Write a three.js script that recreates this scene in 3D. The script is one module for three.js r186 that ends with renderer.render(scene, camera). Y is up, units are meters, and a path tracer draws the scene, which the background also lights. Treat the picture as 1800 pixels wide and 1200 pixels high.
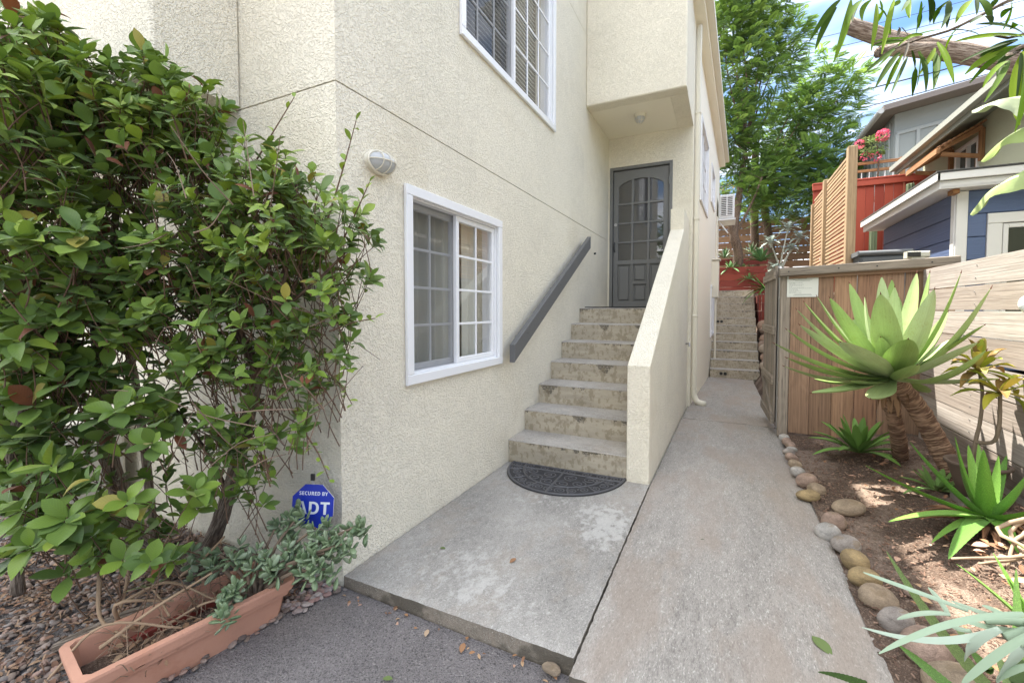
import * as THREE from 'three';
import { mergeGeometries } from 'three/addons/utils/BufferGeometryUtils.js';

// ---------- camera, sky, sun, exposure ----------
const scene = new THREE.Scene();
const camera = new THREE.PerspectiveCamera(2 * Math.atan(600 / 775) * 180 / Math.PI, 1800 / 1200, 0.05, 600);
camera.position.set(0, 1.28, 0);
camera.rotation.order = 'YXZ';
camera.rotation.y = Math.atan(375 / 775);
camera.rotation.x = -2.2 * Math.PI / 180;
camera.setViewOffset(1800, 1200, 0, 25.2, 1800, 1200);

const renderer = new THREE.WebGLRenderer({ antialias: true });
renderer.toneMapping = THREE.LinearToneMapping;
renderer.toneMappingExposure = 3.6;
renderer.shadowMap.enabled = true;

const SUN = new THREE.Vector3(-1, 2.75, -0.75).normalize();
const sun = new THREE.DirectionalLight(new THREE.Color().setRGB(1, 0.94, 0.84), 4.6);
sun.position.copy(SUN).multiplyScalar(40).add(new THREE.Vector3(0, 1, -6)); sun.castShadow = true;
Object.assign(sun.shadow.camera, { left: -22, right: 22, top: 22, bottom: -22, near: 1, far: 90 });
sun.shadow.mapSize.set(4096, 4096); sun.shadow.radius = 1;
scene.add(sun, sun.target); sun.target.position.set(0, 1, -6);

// ---------- random numbers and noise ----------
function rng(seed) { let a = seed >>> 0; return () => { a = (a + 0x6D2B79F5) | 0; let t = Math.imul(a ^ (a >>> 15), 1 | a); t = (t + Math.imul(t ^ (t >>> 7), 61 | t)) ^ t; return ((t ^ (t >>> 14)) >>> 0) / 4294967296; }; }
const R = rng(7);
const rr = (a, b, r = R) => a + (b - a) * r();
const clamp = (x, a = 0, b = 1) => Math.min(b, Math.max(a, x));
const sstep = (a, b, x) => { const t = clamp((x - a) / (b - a)); return t * t * (3 - 2 * t); };
const lerp = (a, b, t) => a + (b - a) * t;
function noiseArr(n, cells, seed, cellsY = cells) {          // one octave of tileable value noise, n x n
  const r = rng(seed), g = new Float32Array(cells * cellsY); for (let i = 0; i < g.length; i++) g[i] = r();
  const out = new Float32Array(n * n), ix = new Int32Array(n), ix1 = new Int32Array(n), fx = new Float32Array(n);
  for (let x = 0; x < n; x++) { const p = x / n * cells, i = Math.floor(p), f = p - i; ix[x] = i % cells; ix1[x] = (i + 1) % cells; fx[x] = f * f * (3 - 2 * f); }
  for (let y = 0; y < n; y++) {
    const p = y / n * cellsY, i = Math.floor(p); let f = p - i; f = f * f * (3 - 2 * f); const a = (i % cellsY) * cells, b = ((i + 1) % cellsY) * cells;
    for (let x = 0; x < n; x++) { const t = fx[x], i0 = ix[x], i1 = ix1[x]; out[y * n + x] = (g[a + i0] * (1 - t) + g[a + i1] * t) * (1 - f) + (g[b + i0] * (1 - t) + g[b + i1] * t) * f; }
  }
  return out;
}
function fbm(n, cells, oct, seed, gain = 0.5, ratio = 1) {
  const out = new Float32Array(n * n); let amp = 1, sum = 0;
  for (let o = 0; o < oct; o++) { const k = Math.min(n, cells << o), a = noiseArr(n, k, seed + o * 17, Math.max(1, Math.min(n, Math.round(k * ratio)))); for (let i = 0; i < out.length; i++) out[i] += a[i] * amp; sum += amp; amp *= gain; }
  for (let i = 0; i < out.length; i++) out[i] /= sum;
  return out;
}
const enc = c => Math.round(255 * clamp(c <= 0.0031308 ? c * 12.92 : 1.055 * Math.pow(c, 1 / 2.4) - 0.055));
function texColor(n, fn, size = 1) {                         // fn(i, x, y) -> linear [r, g, b]; size: metres that one tile covers
  const d = new Uint8Array(n * n * 4);
  for (let y = 0, i = 0; y < n; y++) for (let x = 0; x < n; x++, i++) { const c = fn(i, x, y); d[i * 4] = enc(c[0]); d[i * 4 + 1] = enc(c[1]); d[i * 4 + 2] = enc(c[2]); d[i * 4 + 3] = 255; }
  return finish(new THREE.DataTexture(d, n, n), true, size);
}
function texGray(n, fn, size = 1) {
  const d = new Uint8Array(n * n * 4);
  for (let y = 0, i = 0; y < n; y++) for (let x = 0; x < n; x++, i++) { const c = Math.round(255 * clamp(fn(i, x, y))); d[i * 4] = d[i * 4 + 1] = d[i * 4 + 2] = c; d[i * 4 + 3] = 255; }
  return finish(new THREE.DataTexture(d, n, n), false, size);
}
function finish(t, srgb, size) {
  t.wrapS = t.wrapT = THREE.RepeatWrapping; t.magFilter = THREE.LinearFilter; t.minFilter = THREE.LinearMipmapLinearFilter; t.generateMipmaps = true;
  if (srgb) t.colorSpace = THREE.SRGBColorSpace;
  const s = Array.isArray(size) ? size : [size, size]; t.repeat.set(1 / s[0], 1 / s[1]); t.needsUpdate = true; return t;
}
const mixc = (a, b, t) => [a[0] + (b[0] - a[0]) * t, a[1] + (b[1] - a[1]) * t, a[2] + (b[2] - a[2]) * t];
const mulc = (a, k) => [a[0] * k, a[1] * k, a[2] * k];

// ---------- the sky: blue with broken, wind-drawn white cloud all round ----------
{
  const W = 2048, H = 1024, N = 512, c1 = fbm(N, 4, 7, 91, 0.56), c2 = fbm(N, 3, 5, 37, 0.5), data = new Float32Array(W * H * 4);
  const smp = (a, x, y) => { x = ((x % 1) + 1) % 1 * N; y = ((y % 1) + 1) % 1 * N; const i = Math.floor(x), j = Math.floor(y), f = x - i, g = y - j, i1 = (i + 1) % N, j1 = (j + 1) % N; return lerp(lerp(a[(j % N) * N + i % N], a[(j % N) * N + i1], f), lerp(a[j1 * N + i % N], a[j1 * N + i1], f), g); };
  for (let y = 0; y < H; y++) {
    const el = ((y + 0.5) / H - 0.5) * Math.PI, s = Math.sin(el), c = Math.cos(el);
    for (let x = 0; x < W; x++) {
      const az = ((x + 0.5) / W - 0.5) * 2 * Math.PI, dx = c * Math.cos(az), dz = c * Math.sin(az), k = (y * W + x) * 4;
      if (s < 0) { data[k] = 0.2; data[k + 1] = 0.2; data[k + 2] = 0.2; data[k + 3] = 1; continue; }
      const h = Math.pow(1 - s, 3.2);
      let col = mixc([0.075, 0.165, 0.36], [0.22, 0.33, 0.46], h);
      const px = dx / (s + 0.22) + 1.7, pz = dz / (s + 0.22) + 0.9;
      const w = smp(c2, px * 0.11 + 0.3, pz * 0.11), n = smp(c1, px * 0.16 + pz * 0.07 + w * 0.22, pz * 0.26 - px * 0.05 + w * 0.1);
      let cov = sstep(0.47, 0.62, n * 0.72 + w * 0.28);
      cov = cov * (0.72 + 0.28 * smp(c1, px * 0.9, pz * 0.9 + 0.4));
      const wisp = sstep(0.46, 0.66, smp(c1, px * 0.33 + pz * 0.2 + 0.15 + w * 0.5, pz * 0.75 - px * 0.3)) * 0.75; cov = Math.max(cov, wisp * (0.4 + 0.6 * sstep(0.4, 0.6, w)));
      const cd = dx * SUN.x + s * SUN.y + dz * SUN.z;
      const cl = 1.3 + 0.3 * Math.pow(Math.max(0, cd), 4);
      col = mixc(col, [cl, cl * 0.99, cl * 0.975], cov);
      const au = 0.3 * Math.pow(Math.max(0, cd), 24);
      data[k] = col[0] + au; data[k + 1] = col[1] + au; data[k + 2] = col[2] + au; data[k + 3] = 1;
    }
  }
  const sky = new THREE.DataTexture(data, W, H, THREE.RGBAFormat, THREE.FloatType);
  sky.mapping = THREE.EquirectangularReflectionMapping; sky.magFilter = sky.minFilter = THREE.LinearFilter; sky.needsUpdate = true;
  scene.background = sky; scene.environment = sky;
}

// ---------- builders ----------
const taken = {};
const numbered = n => { const k = taken[n] = (taken[n] ?? -1) + 1; return k ? `${n}_${String(k).padStart(3, '0')}` : n; };
function tag(o, label, category, group, kind) { o.userData.label = label; o.userData.category = category; if (group) o.userData.group = group; if (kind) o.userData.kind = kind; return o; }
function thing(name, label, category, pos = [0, 0, 0], turn = 0, group) { const o = new THREE.Group(); o.name = numbered(name); o.position.set(...pos); o.rotation.y = turn; scene.add(o); return tag(o, label, category, group); }
function part(name, geo, mat, parent, pos, rot) { const m = new THREE.Mesh(geo, mat); m.name = name; if (pos) m.position.set(...pos); if (rot) m.rotation.set(...rot); parent.add(m); return m; }
function single(name, geo, mat, label, category, pos, rot, group) { const m = part(numbered(name), geo, mat, scene, pos, rot); return tag(m, label, category, group); }
function structure(name, geo, mat, pos, rot) { const m = part(numbered(name), geo, mat, scene, pos, rot); m.userData.kind = 'structure'; return m; }
const V = (x, y, z) => new THREE.Vector3(x, y, z);
const A3 = a => V(a[0], a[1], a[2]);
function boxUV(g0, ox = 0, oy = 0) {                         // uv in metres from the face direction
  const g = g0.index ? g0.toNonIndexed() : g0, p = g.attributes.position, n = p.count, uv = new Float32Array(n * 2), a = V(), b = V(), c = V(), e = V(), f = V();
  for (let i = 0; i < n; i += 3) {
    a.fromBufferAttribute(p, i); b.fromBufferAttribute(p, i + 1); c.fromBufferAttribute(p, i + 2); e.subVectors(b, a); f.subVectors(c, a); e.cross(f);
    const x = Math.abs(e.x), y = Math.abs(e.y), z = Math.abs(e.z);
    for (let k = 0; k < 3; k++) { const X = p.getX(i + k), Y = p.getY(i + k), Z = p.getZ(i + k); const q = x >= y && x >= z ? [Z, Y] : y >= z ? [X, Z] : [X, Y]; uv[(i + k) * 2] = q[0] + ox; uv[(i + k) * 2 + 1] = q[1] + oy; }
  }
  g.setAttribute('uv', new THREE.BufferAttribute(uv, 2)); return g;
}
function grainUV(g0, L, ox = 0, oy = 0) {                    // like boxUV, with u along axis L (0, 1, 2), the way the grain runs
  const g = g0.index ? g0.toNonIndexed() : g0, p = g.attributes.position, n = p.count, uv = new Float32Array(n * 2), a = V(), b = V(), c = V(), e = V(), f = V();
  const at = (i, k) => k === 0 ? p.getX(i) : k === 1 ? p.getY(i) : p.getZ(i), o = [0, 1, 2].filter(k => k !== L);
  for (let i = 0; i < n; i += 3) {
    a.fromBufferAttribute(p, i); b.fromBufferAttribute(p, i + 1); c.fromBufferAttribute(p, i + 2); e.subVectors(b, a); f.subVectors(c, a); e.cross(f);
    const m = [Math.abs(e.x), Math.abs(e.y), Math.abs(e.z)], N = m.indexOf(Math.max(...m));
    for (let k = 0; k < 3; k++) { uv[(i + k) * 2] = (N === L ? at(i + k, o[0]) : at(i + k, L)) + ox; uv[(i + k) * 2 + 1] = (N === L ? at(i + k, o[1]) : at(i + k, N === o[0] ? o[1] : o[0])) + oy; }
  }
  g.setAttribute('uv', new THREE.BufferAttribute(uv, 2)); return g;
}
function rawBox(w, h, d, c = 0.004) {                        // chamfered box about its centre, 28 triangles
  c = Math.min(c, w / 3, h / 3, d / 3);
  if (c < 0.0008) return new THREE.BoxGeometry(w, h, d).toNonIndexed();
  const s = new THREE.Shape(); const x = w / 2 - c, y = h / 2 - c; s.moveTo(-x, -y); s.lineTo(x, -y); s.lineTo(x, y); s.lineTo(-x, y); s.lineTo(-x, -y);
  const g = new THREE.ExtrudeGeometry(s, { depth: d - 2 * c, bevelEnabled: true, bevelSize: c, bevelThickness: c, bevelSegments: 1, steps: 1, curveSegments: 1 });
  g.translate(0, 0, -(d - 2 * c) / 2); g.clearGroups(); return g;
}
const box = (w, h, d, c) => boxUV(rawBox(w, h, d, c), R() * 3, R() * 3);
const plank = (w, h, d, L, c) => grainUV(rawBox(w, h, d, c), L, R() * 4, R() * 4);
function boxAt(x0, x1, y0, y1, z0, z1, c = 0.004) { const g = rawBox(x1 - x0, y1 - y0, z1 - z0, c); g.translate((x0 + x1) / 2, (y0 + y1) / 2, (z0 + z1) / 2); return boxUV(g); }
const moved = (g, x, y, z) => { g.translate(x, y, z); return g; };
function merge(list) { return mergeGeometries(list.map(g => { const k = g.index ? g.toNonIndexed() : g; for (const n of Object.keys(k.attributes)) if (!['position', 'normal', 'uv', 'color'].includes(n)) k.deleteAttribute(n); k.clearGroups && k.clearGroups(); return k; })); }
function tube(pts, r0, r1, sides = 8, per = 4, wob = 0, r = R) {   // tapered limb through points; uv in metres
  const c = new THREE.CatmullRomCurve3(pts), n = Math.max(2, (pts.length - 1) * per), L = c.getLength(), pos = [], uv = [], idx = [], fr = c.computeFrenetFrames(n, false), v = V();
  for (let i = 0; i <= n; i++) {
    const t = i / n, q = c.getPointAt(t), rad = typeof r0 === 'function' ? r0(t) : lerp(r0, r1, t);
    for (let j = 0; j <= sides; j++) { const a = j / sides * 2 * Math.PI, k = rad * (1 + wob * (Math.sin(a * 2 + i * 1.7) * 0.5 + Math.sin(a * 3 - i * 2.3) * 0.5)); v.copy(q).addScaledVector(fr.normals[i], Math.cos(a) * k).addScaledVector(fr.binormals[i], Math.sin(a) * k); pos.push(v.x, v.y, v.z); uv.push(t * L, j / sides * Math.max(0.05, 2 * Math.PI * rad)); }
  }
  for (let i = 0; i < n; i++) for (let j = 0; j < sides; j++) { const a = i * (sides + 1) + j, b = a + sides + 1; idx.push(a, a + 1, b, b, a + 1, b + 1); }
  for (const e of [0, n]) { const q = c.getPointAt(e / n), k = pos.length / 3; pos.push(q.x, q.y, q.z); uv.push(0, 0); for (let j = 0; j < sides; j++) { const a = e * (sides + 1) + j; e ? idx.push(a, a + 1, k) : idx.push(a + 1, a, k); } }
  const g = new THREE.BufferGeometry(); g.setAttribute('position', new THREE.Float32BufferAttribute(pos, 3)); g.setAttribute('uv', new THREE.Float32BufferAttribute(uv, 2)); g.setIndex(idx); g.computeVertexNormals(); return g;
}
// a blade leaf: centre line through p0, p1 (control), p2; prof(s) = share of the width; cup lifts the edges; thick in metres
function blade(p0, p1, p2, w, { prof = s => Math.pow(Math.sin(Math.PI * Math.pow(s, 0.7)), 0.8), cup = 0.2, thick = 0.004, up = V(0, 1, 0), segs = 10, wave = 0, roll = 0, teeth = 0 } = {}) {
  const c = new THREE.QuadraticBezierCurve3(p0, p1, p2), pos = [], uv = [], idx = [], T = V(), S = V(), N = V(), v = V(), K = 4, L = p0.distanceTo(p2);
  for (let side = 0; side < 2; side++) for (let i = 0; i <= segs; i++) {
    const s = i / segs, q = c.getPoint(s); c.getTangent(s, T); S.crossVectors(T, up).normalize(); N.crossVectors(S, T).normalize(); if (roll) { S.applyAxisAngle(T, roll * s); N.applyAxisAngle(T, roll * s); }
    const k = prof(s), hw = w / 2 * k + 0.0006;
    for (let j = 0; j <= K; j++) {
      const e = j / K * 2 - 1, th = thick * (1 - e * e) * (0.25 + 0.75 * Math.min(1, k * 1.3)) * (1 - s * 0.6) / 2, jag = teeth && Math.abs(e) === 1 ? teeth * (i % 2) * k : 0;
      v.copy(q).addScaledVector(S, e * (hw + jag)).addScaledVector(N, cup * e * e * hw + (side ? -th : th) + wave * Math.sin(s * 9 + e * 2) * e * hw);
      pos.push(v.x, v.y, v.z); uv.push(s * L, e * hw);
    }
  }
  const row = K + 1, half = (segs + 1) * row;
  for (let side = 0; side < 2; side++) for (let i = 0; i < segs; i++) for (let j = 0; j < K; j++) { const a = side * half + i * row + j, b = a + row; side ? idx.push(a, b, a + 1, b, b + 1, a + 1) : idx.push(a, a + 1, b, b, a + 1, b + 1); }
  const g = new THREE.BufferGeometry(); g.setAttribute('position', new THREE.Float32BufferAttribute(pos, 3)); g.setAttribute('uv', new THREE.Float32BufferAttribute(uv, 2)); g.setIndex(idx); g.computeVertexNormals(); return g;
}
function stoneGeo(seed, flat = 0.75, detail = 2) {
  const g0 = new THREE.IcosahedronGeometry(1, detail), p = g0.attributes.position, r = rng(seed), k = [...Array(5)].map(() => V(rr(-1, 1, r), rr(-1, 1, r), rr(-1, 1, r)).normalize()), am = k.map(() => rr(-0.42, 0.22, r)), v = V();
  for (let i = 0; i < p.count; i++) { v.fromBufferAttribute(p, i); let s = 1; k.forEach((d, j) => { const q = v.dot(d); s += am[j] * Math.max(0, q) * q; }); v.multiplyScalar(s); p.setXYZ(i, v.x, v.y * flat, v.z); }
  const nn = p.count, nor = new Float32Array(nn * 3), cell = new Map();        // smooth normals by position
  const key = i => `${p.getX(i).toFixed(4)},${p.getY(i).toFixed(4)},${p.getZ(i).toFixed(4)}`, a = V(), b = V(), c = V();
  for (let i = 0; i < nn; i += 3) { a.fromBufferAttribute(p, i); b.fromBufferAttribute(p, i + 1); c.fromBufferAttribute(p, i + 2); b.sub(a); c.sub(a); b.cross(c); for (let j = 0; j < 3; j++) { const q = key(i + j); (cell.get(q) ?? cell.set(q, V()).get(q)).add(b); } }
  for (let i = 0; i < nn; i++) { const q = cell.get(key(i)).clone().normalize(); nor.set([q.x, q.y, q.z], i * 3); }
  g0.setAttribute('normal', new THREE.BufferAttribute(nor, 3));
  return g0;
}
function leafGeo(L, W, fold, curl, prof, nL = 5) {           // along +x, face up
  const pos = [], uv = [], idx = [];
  for (let i = 0; i <= nL; i++) { const s = i / nL, hw = W / 2 * prof(s); for (let j = -1; j <= 1; j++) { pos.push(L * s * (1 - 0.12 * Math.abs(curl) * s), -curl * L * s * s * 0.35 + Math.abs(j) * fold * hw, j * hw); uv.push(s, 0.5 + j * 0.5 * prof(s)); } }
  for (let i = 0; i < nL; i++) for (let j = 0; j < 2; j++) { const a = i * 3 + j, b = a + 3; idx.push(a, a + 1, b, b, a + 1, b + 1); }
  const g = new THREE.BufferGeometry(); g.setAttribute('position', new THREE.Float32BufferAttribute(pos, 3)); g.setAttribute('uv', new THREE.Float32BufferAttribute(uv, 2)); g.setIndex(idx); g.computeVertexNormals(); return g;
}
function basisQuat(dir, up) { const x = dir.clone().normalize(), z = V().crossVectors(x, up).normalize(), y = V().crossVectors(z, x).normalize(); return new THREE.Quaternion().setFromRotationMatrix(new THREE.Matrix4().makeBasis(x, y, z)); }
function instanced(name, geo, mat, items, parent, kind = 'stuff') {   // items: {p, q, s, c}
  const m = new THREE.InstancedMesh(geo, mat, items.length); m.name = parent === scene ? numbered(name) : name; const M = new THREE.Matrix4(), q0 = new THREE.Quaternion();
  items.forEach((t, i) => { M.compose(t.p, t.q ?? q0, t.s?.isVector3 ? t.s : V(1, 1, 1).multiplyScalar(t.s ?? 1)); m.setMatrixAt(i, M); if (t.c) m.setColorAt(i, new THREE.Color().setRGB(...t.c)); });
  m.userData.kind = kind; parent.add(m); return m;
}
const std = (c, rough = 0.8, o = {}) => new THREE.MeshStandardMaterial({ color: new THREE.Color().setRGB(...c), roughness: rough, ...o });
const phys = (c, rough = 0.8, o = {}) => new THREE.MeshPhysicalMaterial({ color: new THREE.Color().setRGB(...c), roughness: rough, ...o });
const leafMat = (c, thru = 0.3, coat = 0.3, o = {}) => phys(c, 1.0, { transmission: thru, thickness: 0, clearcoat: coat, clearcoatRoughness: 0.35, specularIntensity: 0.3, side: THREE.DoubleSide, ...o });

// ---------- textures and materials ----------
const N1 = 1024, nFine = fbm(N1, 256, 3, 11, 0.7), nMid = fbm(N1, 48, 4, 23, 0.6), nBig = fbm(N1, 6, 6, 5, 0.55), nPatch = fbm(N1, 3, 7, 71, 0.6);
const stucA = fbm(N1, 84, 3, 301, 0.55), stucB = noiseArr(N1, 180, 333);
const stuccoBump = texGray(N1, i => { const a = stucA[i], b = stucB[i]; return sstep(0.33, 0.52, a) * 0.6 + b * 0.34 + nFine[i] * 0.08; }, 0.62);
const stGr = noiseArr(N1, 330, 99), stRun = fbm(N1, 70, 3, 197, 0.6, 0.05);
const stuccoTint = texColor(N1, i => { const d = sstep(0.55, 0.78, nPatch[i]) * 0.2; let g = (0.97 + (nBig[i] - 0.5) * 0.18 + (nMid[i] - 0.5) * 0.08) * (0.96 + 0.08 * stGr[i]); const run = sstep(0.6, 0.8, stRun[i]) * 0.04 * sstep(0.4, 0.6, nPatch[(i + 90001) % nPatch.length]); g *= 1 - run; return mixc([g, g, g], [0.62, 0.55, 0.42], d); }, 3.1);
const stucco = std([0.865, 0.81, 0.67], 0.93, { map: stuccoTint, bumpMap: stuccoBump, bumpScale: 0.0065 });
const smoothPaint = std([0.84, 0.79, 0.66], 0.75, { bumpMap: stuccoBump, bumpScale: 0.0007 });
function concrete(base, seed, size, extra) {
  const p = fbm(N1, 4, 7, seed, 0.62), q = fbm(N1, 10, 5, seed + 5, 0.6);
  return texColor(N1, (i, x, y) => {
    let k = 0.94 + (p[i] - 0.5) * 0.6 + (nMid[i] - 0.5) * 0.3 + (nFine[i] - 0.5) * 0.95; let c = mulc(base, k);
    if (nFine[i] > 0.69) c = mulc(c, 0.55); if (nFine[(i + 5077) % p.length] > 0.72) c = mixc(c, [0.62, 0.6, 0.55], 0.55);
    c = mixc(c, [0.32, 0.26, 0.20], 0.22 * sstep(0.52, 0.7, q[i]));
    return extra ? extra(c, x / N1, y / N1, p[i], q[i], i) : c;
  }, size);
}
const concreteBump = texGray(N1, i => nFine[i] * 0.6 + nMid[i] * 0.4, 0.8);
// slab: worn white patches of lime towards the path side, as in the photograph; the tile spans the slab once
const slabTex = concrete([0.36, 0.342, 0.315], 401, [1.25, 1.9], (c, u, v, p, q, i) => {
  const blob = (cx, cy, rx, ry) => Math.exp(-(((u - cx) / rx) ** 2 + ((v - cy) / ry) ** 2));
  const m = 0.9 * blob(0.83, 0.42, 0.16, 0.17) + 0.55 * blob(0.45, 0.3, 0.25, 0.12) + 0.5 * blob(0.35, 0.75, 0.3, 0.12) + 0.45 * blob(0.6, 0.88, 0.4, 0.07) + 0.4 * blob(0.2, 0.12, 0.2, 0.1);
  return mixc(c, [0.56, 0.55, 0.52], 0.5 * sstep(0.50, 0.68, m * 0.45 + nMid[i] * 0.45 + p * 0.18));
});
const slabMat = std([1, 1, 1], 0.88, { map: slabTex, bumpMap: concreteBump, bumpScale: 0.0016 });
const pathTex = concrete([0.335, 0.31, 0.28], 433, [1.35, 4.4], (c, u, v, p, q, i) => mixc(c, [0.27, 0.215, 0.175], 0.42 * sstep(0.47, 0.64, p * 0.55 + q * 0.45 + 0.10 * Math.exp(-(((u - 0.55 - 0.12 * Math.sin(v * 7)) / 0.13) ** 2)))));
const pathMat = std([1, 1, 1], 0.9, { map: pathTex, bumpMap: concreteBump, bumpScale: 0.0016 });
const stepTex = concrete([0.43, 0.40, 0.36], 455, 1.3);
const treadMat = std([1, 1, 1], 0.88, { map: stepTex, bumpMap: concreteBump, bumpScale: 0.0012 });
// riser: concrete with black mould runs that hang from the nosing, broken up by grain
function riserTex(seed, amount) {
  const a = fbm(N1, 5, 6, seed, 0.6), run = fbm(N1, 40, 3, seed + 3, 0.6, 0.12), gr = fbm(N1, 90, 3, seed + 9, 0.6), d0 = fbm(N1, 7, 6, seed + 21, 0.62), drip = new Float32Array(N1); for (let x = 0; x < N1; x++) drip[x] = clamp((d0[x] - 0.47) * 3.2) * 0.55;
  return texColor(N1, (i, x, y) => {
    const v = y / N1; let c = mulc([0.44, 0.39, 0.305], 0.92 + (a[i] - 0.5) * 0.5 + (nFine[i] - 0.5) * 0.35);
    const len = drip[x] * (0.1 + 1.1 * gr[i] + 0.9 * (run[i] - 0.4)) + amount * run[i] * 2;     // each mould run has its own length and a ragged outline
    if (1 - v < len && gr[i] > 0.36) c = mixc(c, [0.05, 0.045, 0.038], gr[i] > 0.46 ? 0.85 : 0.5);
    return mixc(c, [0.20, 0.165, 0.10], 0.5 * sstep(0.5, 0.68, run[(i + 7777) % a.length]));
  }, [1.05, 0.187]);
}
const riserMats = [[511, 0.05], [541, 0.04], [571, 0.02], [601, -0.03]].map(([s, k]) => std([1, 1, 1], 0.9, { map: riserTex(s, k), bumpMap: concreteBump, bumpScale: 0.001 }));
const asphA = fbm(N1, 200, 2, 81, 0.7), asphB = noiseArr(N1, 230, 83);
const asphTex = texColor(N1, i => { const a = asphA[i], b = asphB[i]; let c = mulc([0.165, 0.150, 0.148], 0.7 + (nBig[i] - 0.5) * 0.35 + a * 0.6); if (b > 0.76) c = mixc(c, [0.40, 0.37, 0.345], (b - 0.76) * 2.6); if (b < 0.24) c = mulc(c, 0.5); return c; }, 0.9);
const asphMat = std([1, 1, 1], 0.92, { map: asphTex, bumpMap: texGray(N1, i => asphA[i] * 0.55 + asphB[i] * 0.45, 0.9), bumpScale: 0.006 });
const soilTex = texColor(N1, i => { const k = 0.55 + nMid[i] * 0.6 + (nFine[i] - 0.5) * 0.9; let c = mixc([0.13, 0.085, 0.06], [0.26, 0.19, 0.145], sstep(0.45, 0.65, nBig[i])); c = mulc(c, k); if (nFine[i] > 0.68) c = mixc(c, [0.36, 0.28, 0.22], 0.6); return c; }, 1.4);
const soilMat = std([1, 1, 1], 0.96, { map: soilTex, bumpMap: texGray(N1, i => nMid[i] * 0.6 + nFine[i] * 0.4, 0.9), bumpScale: 0.02 });
// wood: grain runs along u
const wgr = fbm(N1, 6, 6, 907, 0.62, 14), wlong = noiseArr(N1, 3, 911, 120), wbig = fbm(N1, 3, 4, 919, 0.5, 3), wkn = fbm(N1, 4, 3, 923, 0.5, 2);
const woodBumpT = texGray(N1, i => wgr[i] * 0.7 + wlong[i] * 0.3, [1.6, 0.8]);
function woodTex(a, b, dark, cracks = 0.5) {
  return texColor(N1, (i, x, y) => {
    const warp = wkn[i] * 7 + wgr[i] * 0.9, ring = 0.5 + 0.5 * Math.sin((y / N1 * 34 + warp * 3.2));
    let c = mixc(a, b, clamp(0.55 * wbig[i] + 0.45 * ring * 0.55 + 0.35 * (wgr[i] - 0.3))); c = mulc(c, 0.82 + 0.36 * wlong[i]);
    return mixc(c, dark, cracks * sstep(0.60, 0.74, wgr[i]));
  }, [1.6, 0.8]);
}
const wood = (a, b, d, cr, rough = 0.86, bs = 0.003, tint = [1, 1, 1]) => std(tint, rough, { map: woodTex(a, b, d, cr), bumpMap: woodBumpT, bumpScale: bs });
const brownTex = woodTex([0.37, 0.24, 0.155], [0.22, 0.135, 0.085], [0.09, 0.055, 0.04], 0.45), paleTex = woodTex([0.57, 0.52, 0.47], [0.44, 0.375, 0.325], [0.26, 0.21, 0.175], 0.4), greyTex = woodTex([0.36, 0.31, 0.25], [0.20, 0.165, 0.13], [0.07, 0.055, 0.045], 0.6), cedarTex = woodTex([0.42, 0.22, 0.095], [0.22, 0.10, 0.045], [0.08, 0.04, 0.02], 0.4);
const woodSet = (t, tints, bs = 0.003) => tints.map(k => std(k, 0.86, { map: t, bumpMap: woodBumpT, bumpScale: bs }));
const brownWood = woodSet(brownTex, [[1, 1, 1], [0.82, 0.8, 0.78], [1.15, 1.1, 1.02], [0.95, 0.85, 0.8]]), paleWood = woodSet(paleTex, [[0.72, 0.72, 0.73], [0.58, 0.55, 0.53], [0.78, 0.78, 0.78], [0.64, 0.61, 0.59]], 0.0018), greyWood = woodSet(greyTex, [[1, 1, 1], [0.85, 0.85, 0.85], [1.1, 1.08, 1.05]], 0.004), cedarWood = woodSet(cedarTex, [[1, 1, 1], [0.8, 0.8, 0.8]]), latticeWood = woodSet(woodTex([0.50, 0.36, 0.22], [0.36, 0.24, 0.14], [0.16, 0.1, 0.06], 0.4), [[1, 1, 1], [0.86, 0.85, 0.82], [1.12, 1.1, 1.08]]);
const redTint = texColor(N1, i => { const k = 0.85 + wgr[i] * 0.3; return mixc([k, k, k], [0.55, 0.75, 0.8], 0.35 * sstep(0.62, 0.75, wgr[i])); }, [1.6, 0.8]);
const shadedRed = [[0.20, 0.032, 0.02], [0.165, 0.026, 0.017], [0.23, 0.04, 0.024]].map(c => std(c, 0.75, { map: redTint, bumpMap: woodBumpT, bumpScale: 0.002 }));  // planter red: the fence red with shade put into the colour
const redWood = [[0.36, 0.055, 0.028], [0.30, 0.042, 0.022], [0.40, 0.068, 0.035]].map(c => std(c, 0.7, { map: redTint, bumpMap: woodBumpT, bumpScale: 0.002 }));
const blueWood = [[0.095, 0.14, 0.26], [0.088, 0.13, 0.245], [0.105, 0.15, 0.275]].map(c => std(c, 0.55, { map: redTint, bumpMap: woodBumpT, bumpScale: 0.004 }));
const whiteTrim = std([0.74, 0.74, 0.72], 0.5, { bumpMap: woodBumpT, bumpScale: 0.0012 }), vinyl = phys([0.82, 0.83, 0.85], 0.32), greyPaint = std([0.15, 0.152, 0.148], 0.45, { bumpMap: stuccoBump, bumpScale: 0.0003 }), railPaint = std([0.12, 0.122, 0.125], 0.5, { bumpMap: woodBumpT, bumpScale: 0.001 });
const glass = phys([1, 1, 1], 0.02, { transmission: 1, thickness: 0, ior: 1.9 }), room = std([0.32, 0.30, 0.27], 0.9), screenMat = std([0.05, 0.052, 0.055], 0.8, { transparent: true, opacity: 0.42, side: THREE.DoubleSide });
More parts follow.
